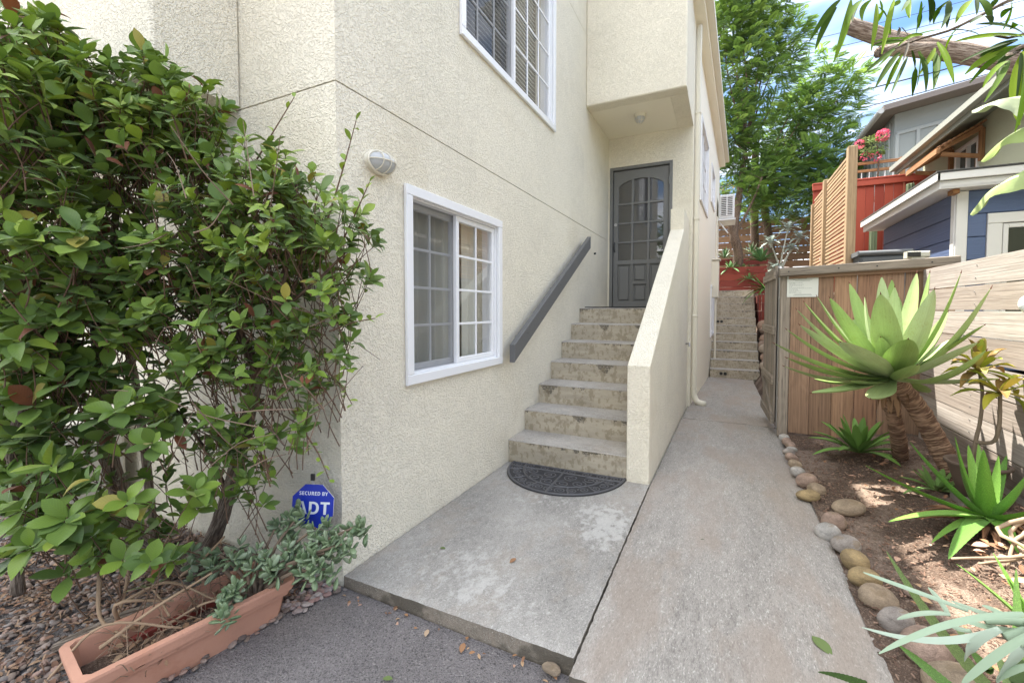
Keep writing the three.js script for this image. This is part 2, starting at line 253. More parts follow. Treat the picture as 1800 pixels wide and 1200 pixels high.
const barkTex = fbm(N1, 10, 6, 661, 0.6, 4), barkMat = (a, b, bs = 0.012, size = [0.5, 0.2]) => std([1, 1, 1], 0.95, { map: texColor(512, (i, x, y) => { const j = y * 2 * N1 + x * 2; return mixc(a, b, sstep(0.35, 0.65, barkTex[j])); }, size), bumpMap: texGray(512, (i, x, y) => barkTex[y * 2 * N1 + x * 2], size), bumpScale: bs });
const barkGrey = barkMat([0.10, 0.075, 0.055], [0.27, 0.22, 0.175]), barkBrown = barkMat([0.07, 0.045, 0.03], [0.21, 0.145, 0.10]), barkPale = barkMat([0.17, 0.12, 0.09], [0.42, 0.34, 0.28], 0.008, [0.3, 0.12]);
const ringN = fbm(512, 60, 3, 777, 0.6, 0.12), agaveBark = std([1, 1, 1], 0.95, { map: texColor(512, i => mixc([0.15, 0.085, 0.055], [0.40, 0.26, 0.17], sstep(0.3, 0.7, ringN[i])), [0.55, 0.4]), bumpMap: texGray(512, i => ringN[i], [0.55, 0.4]), bumpScale: 0.02 });
const metalGrey = std([0.42, 0.42, 0.41], 0.42, { metalness: 0.75, bumpMap: concreteBump, bumpScale: 0.0006 }), blackPl = std([0.02, 0.02, 0.02], 0.5), creamMetal = std([0.70, 0.66, 0.55], 0.45);

// ---------- ground, driveway, path ----------
structure('ground', boxUV(new THREE.PlaneGeometry(500, 500, 1, 1).rotateX(-Math.PI / 2).translate(0, -0.4, 0)), soilMat);
{
  const g = new THREE.PlaneGeometry(14, 12, 120, 100).rotateX(-Math.PI / 2), p = g.attributes.position;
  for (let i = 0; i < p.count; i++) { const x = p.getX(i), z = p.getZ(i); p.setY(i, 0.008 * Math.sin(x * 2.1 + z) + 0.006 * Math.sin(z * 3.7 - x * 1.3)); }
  g.translate(-2.6, -0.062, 4.49); g.computeVertexNormals(); structure('driveway', boxUV(g), asphMat);
}
structure('apron', boxUV(new THREE.BoxGeometry(60, 0.2, 40).translate(0, -0.36, 30)), asphMat);
const XW = -1.645, ZF = -1.52, ZD = -6.8, XO = -0.445, ZO = -5.57, LAND = 1.31, RISE = LAND / 7, TREAD = 0.335, ZS = -3.33;
// slab: edges worn by a few millimetres
function slabGeo(x0, x1, z0, z1, y0, yTop, nx, nz, wear, seed, ox = 0, oz = 0) {
  const g = new THREE.BoxGeometry(x1 - x0, 1, z1 - z0, nx, 2, nz), p = g.attributes.position, r = rng(seed), w = {};
  const q = k => w[k] ?? (w[k] = r() * wear);
  for (let i = 0; i < p.count; i++) {
    let X = p.getX(i) + (x0 + x1) / 2, Z = p.getZ(i) + (z0 + z1) / 2; const t = p.getY(i) + 0.5, top = yTop(X, Z), e = X < x0 + 1e-4 ? 1 : X > x1 - 1e-4 ? -1 : 0, f = Z < z0 + 1e-4 ? 1 : Z > z1 - 1e-4 ? -1 : 0, k = `${X.toFixed(2)},${Z.toFixed(2)}`;
    let Y = lerp(y0, top, t); if (t > 0.9 && (e || f)) Y -= 0.004 + q(k) * 0.5; if (e) X += e * q(k); if (f) Z += f * q(k + 'z'); if (t > 0.9) { X += e * 0.003; Z += f * 0.005; }
    p.setXYZ(i, X, Y, Z);
  }
  const n = g.toNonIndexed(); n.computeVertexNormals(); boxUV(n, ox, oz);
  const cut = up => { const o = new THREE.BufferGeometry(), nn = n.attributes.normal, keep = []; for (let i = 0; i < nn.count; i += 3) if ((nn.getY(i) > 0.6) === up) keep.push(i, i + 1, i + 2); for (const a of ['position', 'normal', 'uv']) { const s = n.attributes[a], k = s.itemSize, d = new Float32Array(keep.length * k); keep.forEach((v, j) => { for (let c = 0; c < k; c++) d[j * k + c] = s.array[v * k + c]; }); o.setAttribute(a, new THREE.BufferAttribute(d, k)); } return o; };
  return [cut(true), cut(false)];
}
const edgeTex = concrete([0.27, 0.23, 0.185], 477, 0.7, (c, u, v, p, q) => mixc(c, [0.07, 0.06, 0.045], 0.8 * sstep(0.42, 0.6, p))), edgeMat = std([1, 1, 1], 0.95, { map: edgeTex, bumpMap: concreteBump, bumpScale: 0.006 });
function slab(name, [a, b], m) { const o = structure(name, a, m); part('slab_edge', b, edgeMat, o); }
slab('entrance_slab', slabGeo(XW, -0.4785, ZS + 0.002, ZF + 0.005, -0.2, () => 0, 40, 60, 0.004, 5, 1.645, 3.33), slabMat);
const pathY = (x, z) => (z > -3.3 ? 0 : (z + 3.3) * 0.028) - 0.003 - 0.012 * sstep(0.2, 0.6, x) + (z > -2 ? -0.006 * (z + 2) : 0);
slab('path', slabGeo(-0.480, 0.56, -5.9, -1.44, -0.5, pathY, 40, 170, 0.004, 9, 0.48, 0), pathMat);
slab('path', slabGeo(-0.47, 0.56, -10.8, -5.907, -0.5, pathY, 20, 60, 0.006, 19, 0.48, 1.7), pathMat);
{
  const g = new THREE.PlaneGeometry(1.5, 7.0, 60, 260).rotateX(-Math.PI / 2), p = g.attributes.position, r = rng(44);
  for (let i = 0; i < p.count; i++) { const x = p.getX(i) + 1.29, z = p.getZ(i) - 1.95; p.setXYZ(i, x, -0.02 + 0.05 * sstep(0.55, 1.5, x) + 0.02 * Math.sin(x * 5 + z * 2.2) * Math.sin(z * 3.1) + rr(-0.006, 0.006, r) + 0.06 * sstep(1.2, 1.6, x), z); }
  g.computeVertexNormals(); const m = structure('soil_bed', boxUV(g), soilMat);
}
{ // hillside behind the yard fence
  const g = new THREE.PlaneGeometry(46, 50, 150, 160).rotateX(-Math.PI / 2), p = g.attributes.position;
  for (let i = 0; i < p.count; i++) { const x = p.getX(i) + 10, z = p.getZ(i) - 30.6; const right = sstep(0.62, 1.15, x), back = sstep(-15.2, -16.0, z), up = Math.min(2.0, Math.max(0, (-5.9 - z) * 0.3)); let y = -0.45; y = lerp(y, up, right); y = lerp(y, 1.9 + Math.max(0, (-16 - z) * 0.1), back); p.setXYZ(i, x, y + 0.05 * Math.sin(x * 3 + z * 2) * right, z); }
  g.computeVertexNormals(); structure('hillside', boxUV(g), soilMat);
}

// ---------- the house ----------
const house = thing('house', 'two-storey cream stucco house with white windows and grey front door', 'house');
function wallShape(pts, holes) { const s = new THREE.Shape(pts.map(q => new THREE.Vector2(...q))); for (const [a, b, c, d] of holes) { const h = new THREE.Path(); h.moveTo(a, c); h.lineTo(a, d); h.lineTo(b, d); h.lineTo(b, c); h.lineTo(a, c); s.holes.push(h); } return s; }
const ext = (shape, depth, bevel = 0) => { const g = new THREE.ExtrudeGeometry(shape, { depth, bevelEnabled: bevel > 0, bevelSize: bevel, bevelThickness: bevel, bevelSegments: 1, bevelOffset: -bevel, curveSegments: 16 }); g.clearGroups(); return g; };
const toSide = new THREE.Matrix4().makeBasis(V(0, 0, -1), V(0, 1, 0), V(1, 0, 0));
const rect = (a, b, c, d) => [[a, c], [b, c], [b, d], [a, d]];
const win1 = [1.992, 3.175, 0.848, 1.993], win2 = [2.58, 4.405, 3.135, 4.62];
const inset = ([a, b, c, d], k) => [a + k, b - k, c + k, d - k];
const sideGeo = (a, b, c, d, holes, x, t) => boxUV(ext(wallShape(rect(a, b, c, d), holes), t).applyMatrix4(toSide).translate(x, 0, 0));
const SKIN = 0.025, G = 0.0035;
part('wall', sideGeo(-ZF + SKIN, -ZD, -0.3, 2.345 - G, [inset(win1, 0.03)], XW - SKIN, SKIN), stucco, house);
part('wall', sideGeo(-ZF + SKIN, -ZD, 2.345 + G, 4.765 - G, [inset(win2, 0.03)], XW - SKIN, SKIN), stucco, house);
part('wall', sideGeo(-ZF + SKIN, -ZD, 4.765 + G, 6.1, [], XW - SKIN, SKIN), stucco, house);
part('wall_core', sideGeo(-ZF + SKIN + 0.01, -ZD, -0.3, 6.09, [inset(win1, 0.032), inset(win2, 0.032)], XW - SKIN - 0.171, 0.17), stucco, house);
// street face with its bay
part('wall', boxUV(ext(wallShape(rect(-7.5, XW, -0.3, 2.345 - G), []), SKIN).translate(0, 0, ZF - SKIN)), stucco, house);
part('wall', boxUV(ext(wallShape(rect(-7.5, XW, 2.345 + G, 6.1), []), SKIN).translate(0, 0, ZF - SKIN)), stucco, house);
part('wall_core', boxAt(-7.5, XW - SKIN - 0.005, -0.3, 6.09, ZF - 0.2, ZF - SKIN - 0.001), stucco, house);
part('bay', boxAt(-6.2, -2.335, 2.355, 6.05, ZF + 0.001, -1.115, 0.012), stucco, house);
// side return over the entrance and the wall with the front door
part('porch_wall', boxAt(XW + 0.001, XO, 3.875, 5.5, ZO - 0.2, ZO, 0.012), stucco, house);
part('porch_wall', boxAt(XO - 0.2, XO - 0.0015, 3.876, 5.5, ZD - 0.2, ZO - 0.201, 0.003), stucco, house);
part('soffit', boxAt(XW + 0.001, XO - 0.202, 3.88, 3.96, ZD + 0.001, ZO - 0.202, 0), smoothPaint, house);
part('wall', boxUV(ext(wallShape(rect(XW - 0.1, XO - 0.001, -0.35, 3.8795), [[-1.62, -0.715, 1.3105, 3.44]]), 0.2).translate(0, 0, ZD - 0.2)), stucco, house);
// roofs, far walls, inside partitions
part('roof', boxAt(-7.7, XW + 0.25, 6.1, 6.22, -7.1, ZF + 1.15), std([0.2, 0.18, 0.16], 0.9), house);  // front eave, out of view, made extra deep to darken the street face
part('roof', boxAt(-7.5, XO - 0.01, 5.5, 5.6, -14.4, ZO + 0.04), std([0.2, 0.18, 0.16], 0.9), house);
part('wall', boxAt(-7.5, -7.3, -0.3, 6.09, -14.4, ZF - 0.21), stucco, house);
part('partition', boxAt(-4.3, -4.2, -0.3, 6.08, -6.7, ZF - 0.21), room, house);
part('partition', boxAt(-4.19, XW - 0.21, 2.5, 2.62, -6.7, ZF - 0.21), room, house);
part('partition', boxAt(-4.19, XO - 0.25, -0.3, 5.45, -8.6, -8.5), room, house);
part('partition', boxAt(-7.2, XW - 0.21, -0.3, 6.08, -6.9, -6.8), room, house);
// the rear wing, turned slightly
const WING = -0.0324, wingAt = (s, off = 0) => [XO + Math.sin(-WING) * s + Math.cos(WING) * off, ZD - Math.cos(WING) * s];
const wWin = [[1.08, 2.74, 3.08, 4.46], [3.7, 4.9, 3.62, 4.45], [4.15, 5.3, 0.66, 1.86]];
{
  const g = boxUV(ext(wallShape(rect(0.002, 7.35, -0.6, 5.5), wWin.map(w => inset(w, 0.03))), 0.2).applyMatrix4(toSide).translate(-0.2, 0, 0));
  part('wing_wall', g, smoothPaint, house, [XO, 0, ZD], [0, WING, 0]);
  part('fascia', boxUV(rawBox(0.16, 0.20, 8.6, 0.01)), smoothPaint, house, [wingAt(3.0, 0.06)[0], 5.46, wingAt(3.0, 0.06)[1]], [0, WING, 0]);
  part('gutter', boxUV(rawBox(0.1, 0.09, 8.55, 0.02)), creamMetal, house, [wingAt(3.0, 0.19)[0], 5.50, wingAt(3.0, 0.19)[1]], [0, WING, 0]);
  const d = new THREE.Group(); d.name = 'downspout'; house.add(d); const [dx, dz] = wingAt(0.16, 0.045); d.position.set(dx, 0, dz); d.rotation.y = WING;
  part('pipe', boxUV(rawBox(0.065, 5.2, 0.085, 0.012)), creamMetal, d, [0, 2.72, 0]);
  part('elbow', tube([V(0, 0.14, 0), V(0.005, 0.02, 0.005), V(0.04, -0.05, 0.01), V(0.1, -0.075, 0.03), V(0.16, -0.08, 0.05)], 0.042, 0.045, 8, 3), creamMetal, d);
  for (const y of [1.2, 2.6, 4.1]) part('bracket', box(0.075, 0.03, 0.1), creamMetal, d, [0, y, 0]);
}
function makeWindow(w, h, { rows, cols, blind, curtain, screen = true, pos, turn, label }) {
  const o = new THREE.Group(); o.name = 'window'; o.position.set(...pos); o.rotation.y = turn; house.add(o); if (label) o.userData.label = label;
  const F = 0.058, ring = (x0, x1, y0, y1, z0, z1, f) => merge([boxAt(x0, x1, y0, y0 + f, z0, z1), boxAt(x0, x1, y1 - f, y1, z0, z1), boxAt(x0, x0 + f, y0 + f, y1 - f, z0 + 0.0005, z1 - 0.0005), boxAt(x1 - f, x1, y0 + f, y1 - f, z0 + 0.0005, z1 - 0.0005)]);
  part('frame', ring(0, w, 0, h, 0.001, 0.026, F), vinyl, o); part('frame', ring(0.031, w - 0.031, 0.031, h - 0.031, -0.13, 0.0005, 0.036), vinyl, o);
  const m = w / 2;
  for (const [x0, x1, z] of [[0.068, m + 0.02, -0.078], [m - 0.025, w - 0.068, -0.03]]) {
    const S = 0.036; part('sash', ring(x0, x1, 0.068, h - 0.068, z - 0.016, z + 0.016, S), vinyl, o);
    const a = x0 + S, b = x1 - S, c = 0.068 + S, d = h - 0.068 - S, cw = (b - a) / cols, ch = (d - c) / rows;
    for (let i = 1; i < cols; i++) part('muntin', boxAt(-0.008, 0.008, c, d, -0.005, 0.005, 0.002), vinyl, o, [a + i * cw, 0, z + 0.006]);
    for (let j = 1; j < rows; j++) part('muntin', boxAt(a, b, -0.008, 0.008, -0.0055, 0.0045, 0.002), vinyl, o, [0, c + j * ch, z + 0.006]);
    const pg = new THREE.PlaneGeometry(cw, ch);
    for (let i = 0; i < cols; i++) for (let j = 0; j < rows; j++) part('pane', pg, glass, o, [a + (i + 0.5) * cw, c + (j + 0.5) * ch, z], [(R() - 0.5) * 0.006, (R() - 0.5) * 0.006, 0]);
  }
  if (screen) part('insect_screen', new THREE.PlaneGeometry(m - 0.09, h - 0.136), screenMat, o, [0.068 + (m - 0.09) / 2, h / 2, -0.04]);
  if (curtain) {
    for (const [x0, x1] of curtain) { const g = new THREE.PlaneGeometry(x1 - x0, h, 60, 4), p = g.attributes.position, ph = R() * 6; for (let i = 0; i < p.count; i++) { const x = p.getX(i); p.setZ(i, 0.018 * Math.sin(x * 62 + ph) + 0.01 * Math.sin(x * 31)); } g.computeVertexNormals(); part('curtain', g, std([0.66, 0.66, 0.58], 0.95, { side: THREE.DoubleSide }), o, [(x0 + x1) / 2, h / 2, -0.22]); }
  }
  if (blind) { const sl = rawBox(w - 0.16, 0.003, 0.05, 0.001), bm = std([0.72, 0.72, 0.68], 0.6); for (let y = 0.09; y < h - 0.08; y += 0.042) part('blind_slat', sl, bm, o, [w / 2, y, -0.2], [0.75, 0, 0]); }
  return o;
}
makeWindow(win1[1] - win1[0], win1[3] - win1[2], { rows: 4, cols: 2, curtain: [[0.06, 0.5], [0.52, 0.86], [0.95, 1.14]], pos: [XW, win1[2], -win1[0]], turn: Math.PI / 2, label: 'ground floor sliding window with curtains' });
makeWindow(win2[1] - win2[0], win2[3] - win2[2], { rows: 4, cols: 3, blind: true, pos: [XW, win2[2], -win2[0]], turn: Math.PI / 2, label: 'upper sliding window with blinds' });
for (const w of wWin) { const [x, z] = wingAt(w[0]); makeWindow(w[1] - w[0], w[3] - w[2], { rows: 3, cols: 2, screen: false, pos: [x, w[2], z], turn: Math.PI / 2 + WING }); }
// front door
{
  const d = new THREE.Group(); d.name = 'door'; d.position.set(-1.62, 1.312, ZD - 0.06); house.add(d); d.userData.label = 'grey security door with an arched grid of glass panes';
  const W = 0.905, H = 2.128;
  part('door_frame', merge([boxAt(0, 0.045, 0, H, -0.06, 0.072), boxAt(W - 0.045, W, 0, H, -0.06, 0.072), boxAt(0.0455, W - 0.0455, H - 0.045, H, -0.0595, 0.0715)]), greyPaint, d);
  const w = W - 0.1, h = H - 0.055, sh = wallShape(rect(0, w, 0.004, h), []), cols = [[0.075, 0.268], [0.302, 0.503], [0.537, 0.73]], arch = x => h - 0.29 + 0.155 * Math.sqrt(Math.max(0, 1 - ((x - w / 2) / (w / 2 - 0.06)) ** 2)), tops = [0, 0.515, 0.805, 1.09], bots = [0.485, 0.775, 1.06, 1.345];
  const holes = []; cols.forEach(([a, b]) => tops.forEach((t, r) => { const y0 = h - bots[r], p = [[a, y0], [b, y0]]; if (r) p.push([b, h - t], [a, h - t]); else for (let i = 0; i <= 10; i++) { const x = lerp(b, a, i / 10); p.push([x, arch(x)]); } holes.push([p, a, b, y0, r ? h - t : h - 0.135]); }));
  const panels = [[0.065, 0.26, 0.10, 0.66], [0.305, 0.50, 0.40, 0.66], [0.305, 0.50, 0.10, 0.36], [0.545, 0.74, 0.10, 0.66]];
  for (const [a, b, c, e] of panels) sh.holes.push(new THREE.Path([[a, c], [a, e], [b, e], [b, c]].map(q => new THREE.Vector2(...q))));
  for (const [p] of holes) sh.holes.push(new THREE.Path(p.map(q => new THREE.Vector2(...q))));
  const leaf = part('door_leaf', boxUV(ext(sh, 0.032, 0.004)), greyPaint, d, [0.05, 0, 0]);
  for (const [, a, b, y0, y1] of holes) part('pane', new THREE.PlaneGeometry(b - a + 0.01, y1 - y0 + 0.01), glass, d, [0.05 + (a + b) / 2, (y0 + y1) / 2, 0.012]);
  part('insect_screen', new THREE.PlaneGeometry(w - 0.1, 1.3), screenMat, d, [0.05 + w / 2, h - 0.76, -0.004]);
  const panel = (x0, x1, y0, y1) => { const o = part('door_panel', boxUV(rawBox(x1 - x0 + 0.01, y1 - y0 + 0.01, 0.008, 0.002)), greyPaint, d, [0.05 + (x0 + x1) / 2, (y0 + y1) / 2, 0.006]); part('raised_field', boxUV(rawBox(x1 - x0 - 0.05, y1 - y0 - 0.05, 0.024, 0.011)), greyPaint, o, [0, 0, 0.012]); };
  for (const q of panels) panel(...q);
  part('handle', tube([V(0.075, 0.86, 0.04), V(0.075, 0.87, 0.075), V(0.075, 0.93, 0.085), V(0.075, 0.99, 0.075), V(0.075, 1.0, 0.04)], 0.008, 0.008, 6, 3), blackPl, d);
  part('lock', new THREE.CylinderGeometry(0.022, 0.024, 0.012, 20).rotateX(Math.PI / 2), metalGrey, d, [0.088, 1.27, 0.045]);
  for (const y of [0.3, 1.0, 1.85]) part('hinge', new THREE.CylinderGeometry(0.011, 0.011, 0.11, 10), greyPaint, d, [W - 0.048, y, 0.066]);
}
// small holes and hooks that the wall carries
part('conduit_stub', new THREE.CylinderGeometry(0.012, 0.014, 0.03, 12).rotateZ(Math.PI / 2), blackPl, house, [XW + 0.01, 2.06, -6.0]);

// ---------- front stairs and their parapet ----------
const stairs = thing('front_stairs', 'concrete front steps with mould streaks rising to the grey door', 'stairs');
for (let k = 1; k <= 7; k++) {
  const z0 = ZS - (k - 1) * TREAD, z1 = k < 7 ? z0 - TREAD : ZD + 0.002, y = k * RISE, g = rawBox(-0.647 - XW - 0.002, y + 0.25 - 0.012, z0 - z1, 0.002); g.translate((XW - 0.645) / 2, (y - 0.012 - 0.25) / 2, (z0 + z1) / 2);
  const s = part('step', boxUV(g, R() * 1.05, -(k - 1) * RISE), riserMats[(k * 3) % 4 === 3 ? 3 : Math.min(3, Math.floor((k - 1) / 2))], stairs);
  const n = new THREE.BoxGeometry(-0.647 - XW - 0.002, 0.012, z0 - z1 + 0.003, 24, 1, 6), p = n.attributes.position, r = rng(k * 7); for (let i = 0; i < p.count; i++) if (p.getZ(i) > 0.1 && p.getY(i) > 0) { p.setY(i, p.getY(i) - 0.002 - r() * 0.004); p.setZ(i, p.getZ(i) - 0.005 - r() * 0.004); }
  const t = n.toNonIndexed(); t.computeVertexNormals(); t.translate((XW - 0.645) / 2, y - 0.0062, (z0 + z1) / 2 + 0.0015 - (k < 7 ? 0 : 0.0005)); part('tread', boxUV(t, R(), R()), treadMat, s);
}
{
  const sh = new THREE.Shape([[3.315, -0.35], [6.795, -0.35], [6.795, 2.57], [6.0, 2.57], [6.0, 2.305], [3.315, 0.87]].map(q => new THREE.Vector2(...q)));
  single('parapet_wall', boxUV(ext(sh, 0.153, 0.006).applyMatrix4(toSide).translate(-0.644, 0, 0)), stucco, 'sloping cream stucco parapet wall beside the front steps', 'wall');
}
// handrail board on stand-offs
{
  const a = V(-1.555, 0.93, -3.215), b = V(-1.555, 2.13, -5.43), d = b.clone().sub(a), L = d.length();
  const o = thing('handrail', 'dark grey board handrail fixed along the wall above the steps', 'handrail', [0, 0, 0]);
  const sl = d.y / -d.z, s = new THREE.Shape([[3.215, 0.855], [5.43, 0.855 + sl * 2.215], [5.43, 1.0 + sl * 2.215], [3.215, 1.0]].map(q => new THREE.Vector2(...q)));
  part('board', grainUV(ext(s, 0.04, 0.004).applyMatrix4(toSide).translate(-1.575, 0, 0), 2), railPaint, o);
  for (const t of [0.12, 0.5, 0.88]) { const z = 3.215 + 2.215 * t, y = 0.93 + sl * 2.215 * t; part('standoff', new THREE.CylinderGeometry(0.022, 0.022, 0.072, 12).rotateZ(Math.PI / 2), railPaint, o, [-1.61, y - 0.035, -z]); part('bolt', new THREE.CylinderGeometry(0.008, 0.008, 0.006, 10).rotateZ(Math.PI / 2), blackPl, o, [-1.534, y + 0.01, -z]); }
}
// bulkhead lamps (not lit)
const frosted = phys([0.62, 0.64, 0.66], 0.55, { transmission: 0.25, thickness: 0 });
{
  const o = thing('bulkhead_lamp', 'oval caged bulkhead lamp on the stucco above the shrub', 'lamp', [XW, 2.04, -1.785]); o.scale.setScalar(0.9);
  const el = (t, k) => V(0, 0.062 * k * Math.sin(t), -0.1 * k * Math.cos(t));
  const lathe = new THREE.LatheGeometry([[0.001, 0.03], [0.8, 0.03], [0.98, 0.02], [1, 0]].map(q => new THREE.Vector2(q[0], q[1])), 28); lathe.rotateZ(-Math.PI / 2).scale(1, 0.064, 0.104); part('base_plate', lathe, creamMetal, o);
  const dome = new THREE.SphereGeometry(1, 28, 14, 0, Math.PI * 2, 0, Math.PI / 2).rotateZ(-Math.PI / 2).scale(0.075, 0.056, 0.094); part('glass_cover', dome, frosted, o, [0.028, 0, 0]);
  const ringC = [...Array(17)].map((_, i) => el(i / 16 * 2 * Math.PI, 1)); part('rim', tube(ringC, 0.008, 0.008, 6, 2), creamMetal, o, [0.03, 0, 0]);
  const bar = tube([...Array(9)].map((_, i) => { const t = i / 8 * Math.PI; return V(0.03 + 0.08 * Math.sin(t), 0, -0.1 * Math.cos(t)); }), 0.0035, 0.0035, 6, 2); part('cage_bar', bar, creamMetal, o);
  for (const z of [-0.05, 0, 0.05]) { const hh = 0.062 * Math.sqrt(1 - (z / 0.1) ** 2), dd = 0.08 * Math.sqrt(1 - (z / 0.1) ** 2); part('cage_bar', tube([...Array(9)].map((_, i) => { const t = i / 8 * Math.PI; return V(0.03 + dd * Math.sin(t), hh * Math.cos(t), z); }), 0.0035, 0.0035, 6, 2), creamMetal, o); }
  const c = thing('ceiling_lamp', 'round caged ceiling lamp under the entrance soffit', 'lamp', [-1.064, 3.879, -6.11]);
  part('base_plate', new THREE.CylinderGeometry(0.078, 0.072, 0.04, 28), creamMetal, c, [0, -0.021, 0]);
  part('glass_cover', new THREE.SphereGeometry(0.062, 24, 14, 0, Math.PI * 2, Math.PI / 2, Math.PI / 2).scale(1, 1.15, 1), frosted, c, [0, -0.04, 0]);
  for (let k = 0; k < 3; k++) part('cage_bar', tube([...Array(9)].map((_, i) => { const t = i / 8 * Math.PI, x = 0.07 * Math.cos(t); return V(x * Math.cos(k * Math.PI / 3), -0.042 - 0.078 * Math.sin(t), x * Math.sin(k * Math.PI / 3)); }), 0.0032, 0.0032, 6, 2), creamMetal, c);
  part('rim', new THREE.TorusGeometry(0.056, 0.0032, 6, 24).rotateX(Math.PI / 2), creamMetal, c, [0, -0.088, 0]);
}
// doormat: half round rubber with raised scrolls
{
  const o = thing('doormat', 'half round black rubber doormat with scroll pattern below the steps', 'doormat', [-1.12, 0.0, -3.315], 0.02), rx = 0.47, rz = 0.5, rub = std([0.03, 0.03, 0.034], 0.7), rub2 = std([0.085, 0.085, 0.092], 0.5);
  const half = k => { const s = new THREE.Shape(); s.moveTo(-rx * k, 0); for (let i = 0; i <= 40; i++) { const t = Math.PI - i / 40 * Math.PI; s.lineTo(rx * k * Math.cos(t), -rz * k * Math.sin(t)); } s.lineTo(-rx * k, 0); return s; };
  part('base', boxUV(ext(half(1), 0.006, 0.002).rotateX(-Math.PI / 2)), rub, o, [0, 0.003, 0]);
  const rib = (pts, r = 0.007) => tube(pts, r, r, 6, 3).scale(1, 0.75, 1); const arcPts = k => [...Array(25)].map((_, i) => { const t = i / 24 * Math.PI; return V(-rx * k * Math.cos(t), 0.013, rz * k * Math.sin(t)); });
  for (const k of [0.975, 0.72]) part('rib', rib(arcPts(k), k > 0.9 ? 0.011 : 0.009), rub2, o);
  for (const z of [0.012, 0.085]) part('rib', rib([V(-rx * 0.97 * Math.sqrt(1 - (z / rz) ** 2), 0.013, z), V(0, 0.013, z), V(rx * 0.97 * Math.sqrt(1 - (z / rz) ** 2), 0.013, z)], 0.009), rub2, o);
  part('rib', rib([V(0, 0.013, 0.01), V(0, 0.013, rz * 0.97)], 0.009), rub2, o);
  for (const t of [0.22, 0.5, 0.78, 1.22, 1.5, 1.78].map(q => q * Math.PI / 2)) part('rib', rib([V(-rx * 0.72 * Math.cos(t), 0.013, rz * 0.72 * Math.sin(t)), V(-rx * 0.97 * Math.cos(t), 0.013, rz * 0.97 * Math.sin(t))]), rub2, o);
  const spiral = (r0, hand) => rib([...Array(14)].map((_, i) => { const t = i / 13 * Math.PI * 3.4, q = r0 * (1 - i / 13 * 0.85); return V(Math.cos(t) * q, 0.017, Math.sin(t) * q * hand); }), 0.0052), sg = [spiral(0.042, 1), spiral(0.042, -1), spiral(0.06, 1), spiral(0.06, -1)];
  const put = (x, z, k) => part('scroll', sg[k], rub2, o, [x, -0.003, z], [0, R() * 6, 0]);
  for (let i = 0; i < 15; i++) { const t = (i + 0.5) / 15 * Math.PI; put(-rx * 0.845 * Math.cos(t), Math.max(0.05, rz * 0.845 * Math.sin(t)), i % 2); }
  for (let i = 0; i < 6; i++) put(-0.29 + i * 0.116, 0.048, i % 2);
  for (const [x, z, k] of [[-0.23, 0.15, 2], [0.23, 0.15, 3], [-0.09, 0.16, 3], [0.09, 0.16, 2], [-0.17, 0.25, 3], [0.17, 0.25, 2], [-0.06, 0.29, 2], [0.06, 0.29, 3], [-0.28, 0.13, 0], [0.29, 0.13, 1]]) put(x, z, k);
}
single('threshold_mat', boxUV(rawBox(0.8, 0.012, 0.42, 0.004)), std([0.02, 0.02, 0.02], 0.95), 'thin black mat on the landing before the front door', 'mat', [-1.18, LAND + 0.0065, -5.56]);
single('hose_tap', tube([V(0, 0, 0), V(0.03, 0, 0.01), V(0.055, 0.01, 0.05), V(0.06, -0.01, 0.085), V(0.06, -0.035, 0.09)], 0.013, 0.011, 8, 3), metalGrey, 'small metal hose tap on the parapet wall', 'tap', [-0.492, 0.82, -6.5]);

// ---------- back stairs, terraces ----------
{
  const o = thing('back_stairs', 'long flight of concrete garden steps at the end of the path', 'stairs'), n = 11, r = 0.186, t = 0.3, z0 = -10.78, y0 = -0.215;
  for (let k = 1; k <= n; k++) {
    const za = z0 - (k - 1) * t, zb = k < n ? za - t : -15.1, y = y0 + k * r, g = rawBox(0.98, y + 0.5 - 0.012, za - zb, 0.002); g.translate(0.2, (y - 0.012 - 0.5) / 2, (za + zb) / 2);
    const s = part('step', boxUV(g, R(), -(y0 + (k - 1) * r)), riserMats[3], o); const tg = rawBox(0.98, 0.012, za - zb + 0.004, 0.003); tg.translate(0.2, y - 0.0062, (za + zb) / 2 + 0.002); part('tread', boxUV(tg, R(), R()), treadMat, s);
  }
  for (const [x, y, z] of [[-0.06, -0.12, -10.775], [0.02, -0.12, -10.775], [-0.16, 0.995, -12.28], [-0.08, 0.995, -12.28]]) part('drain_pipe', new THREE.CylinderGeometry(0.034, 0.034, 0.03, 14).rotateX(Math.PI / 2), blackPl, o, [x, y, z]);
}
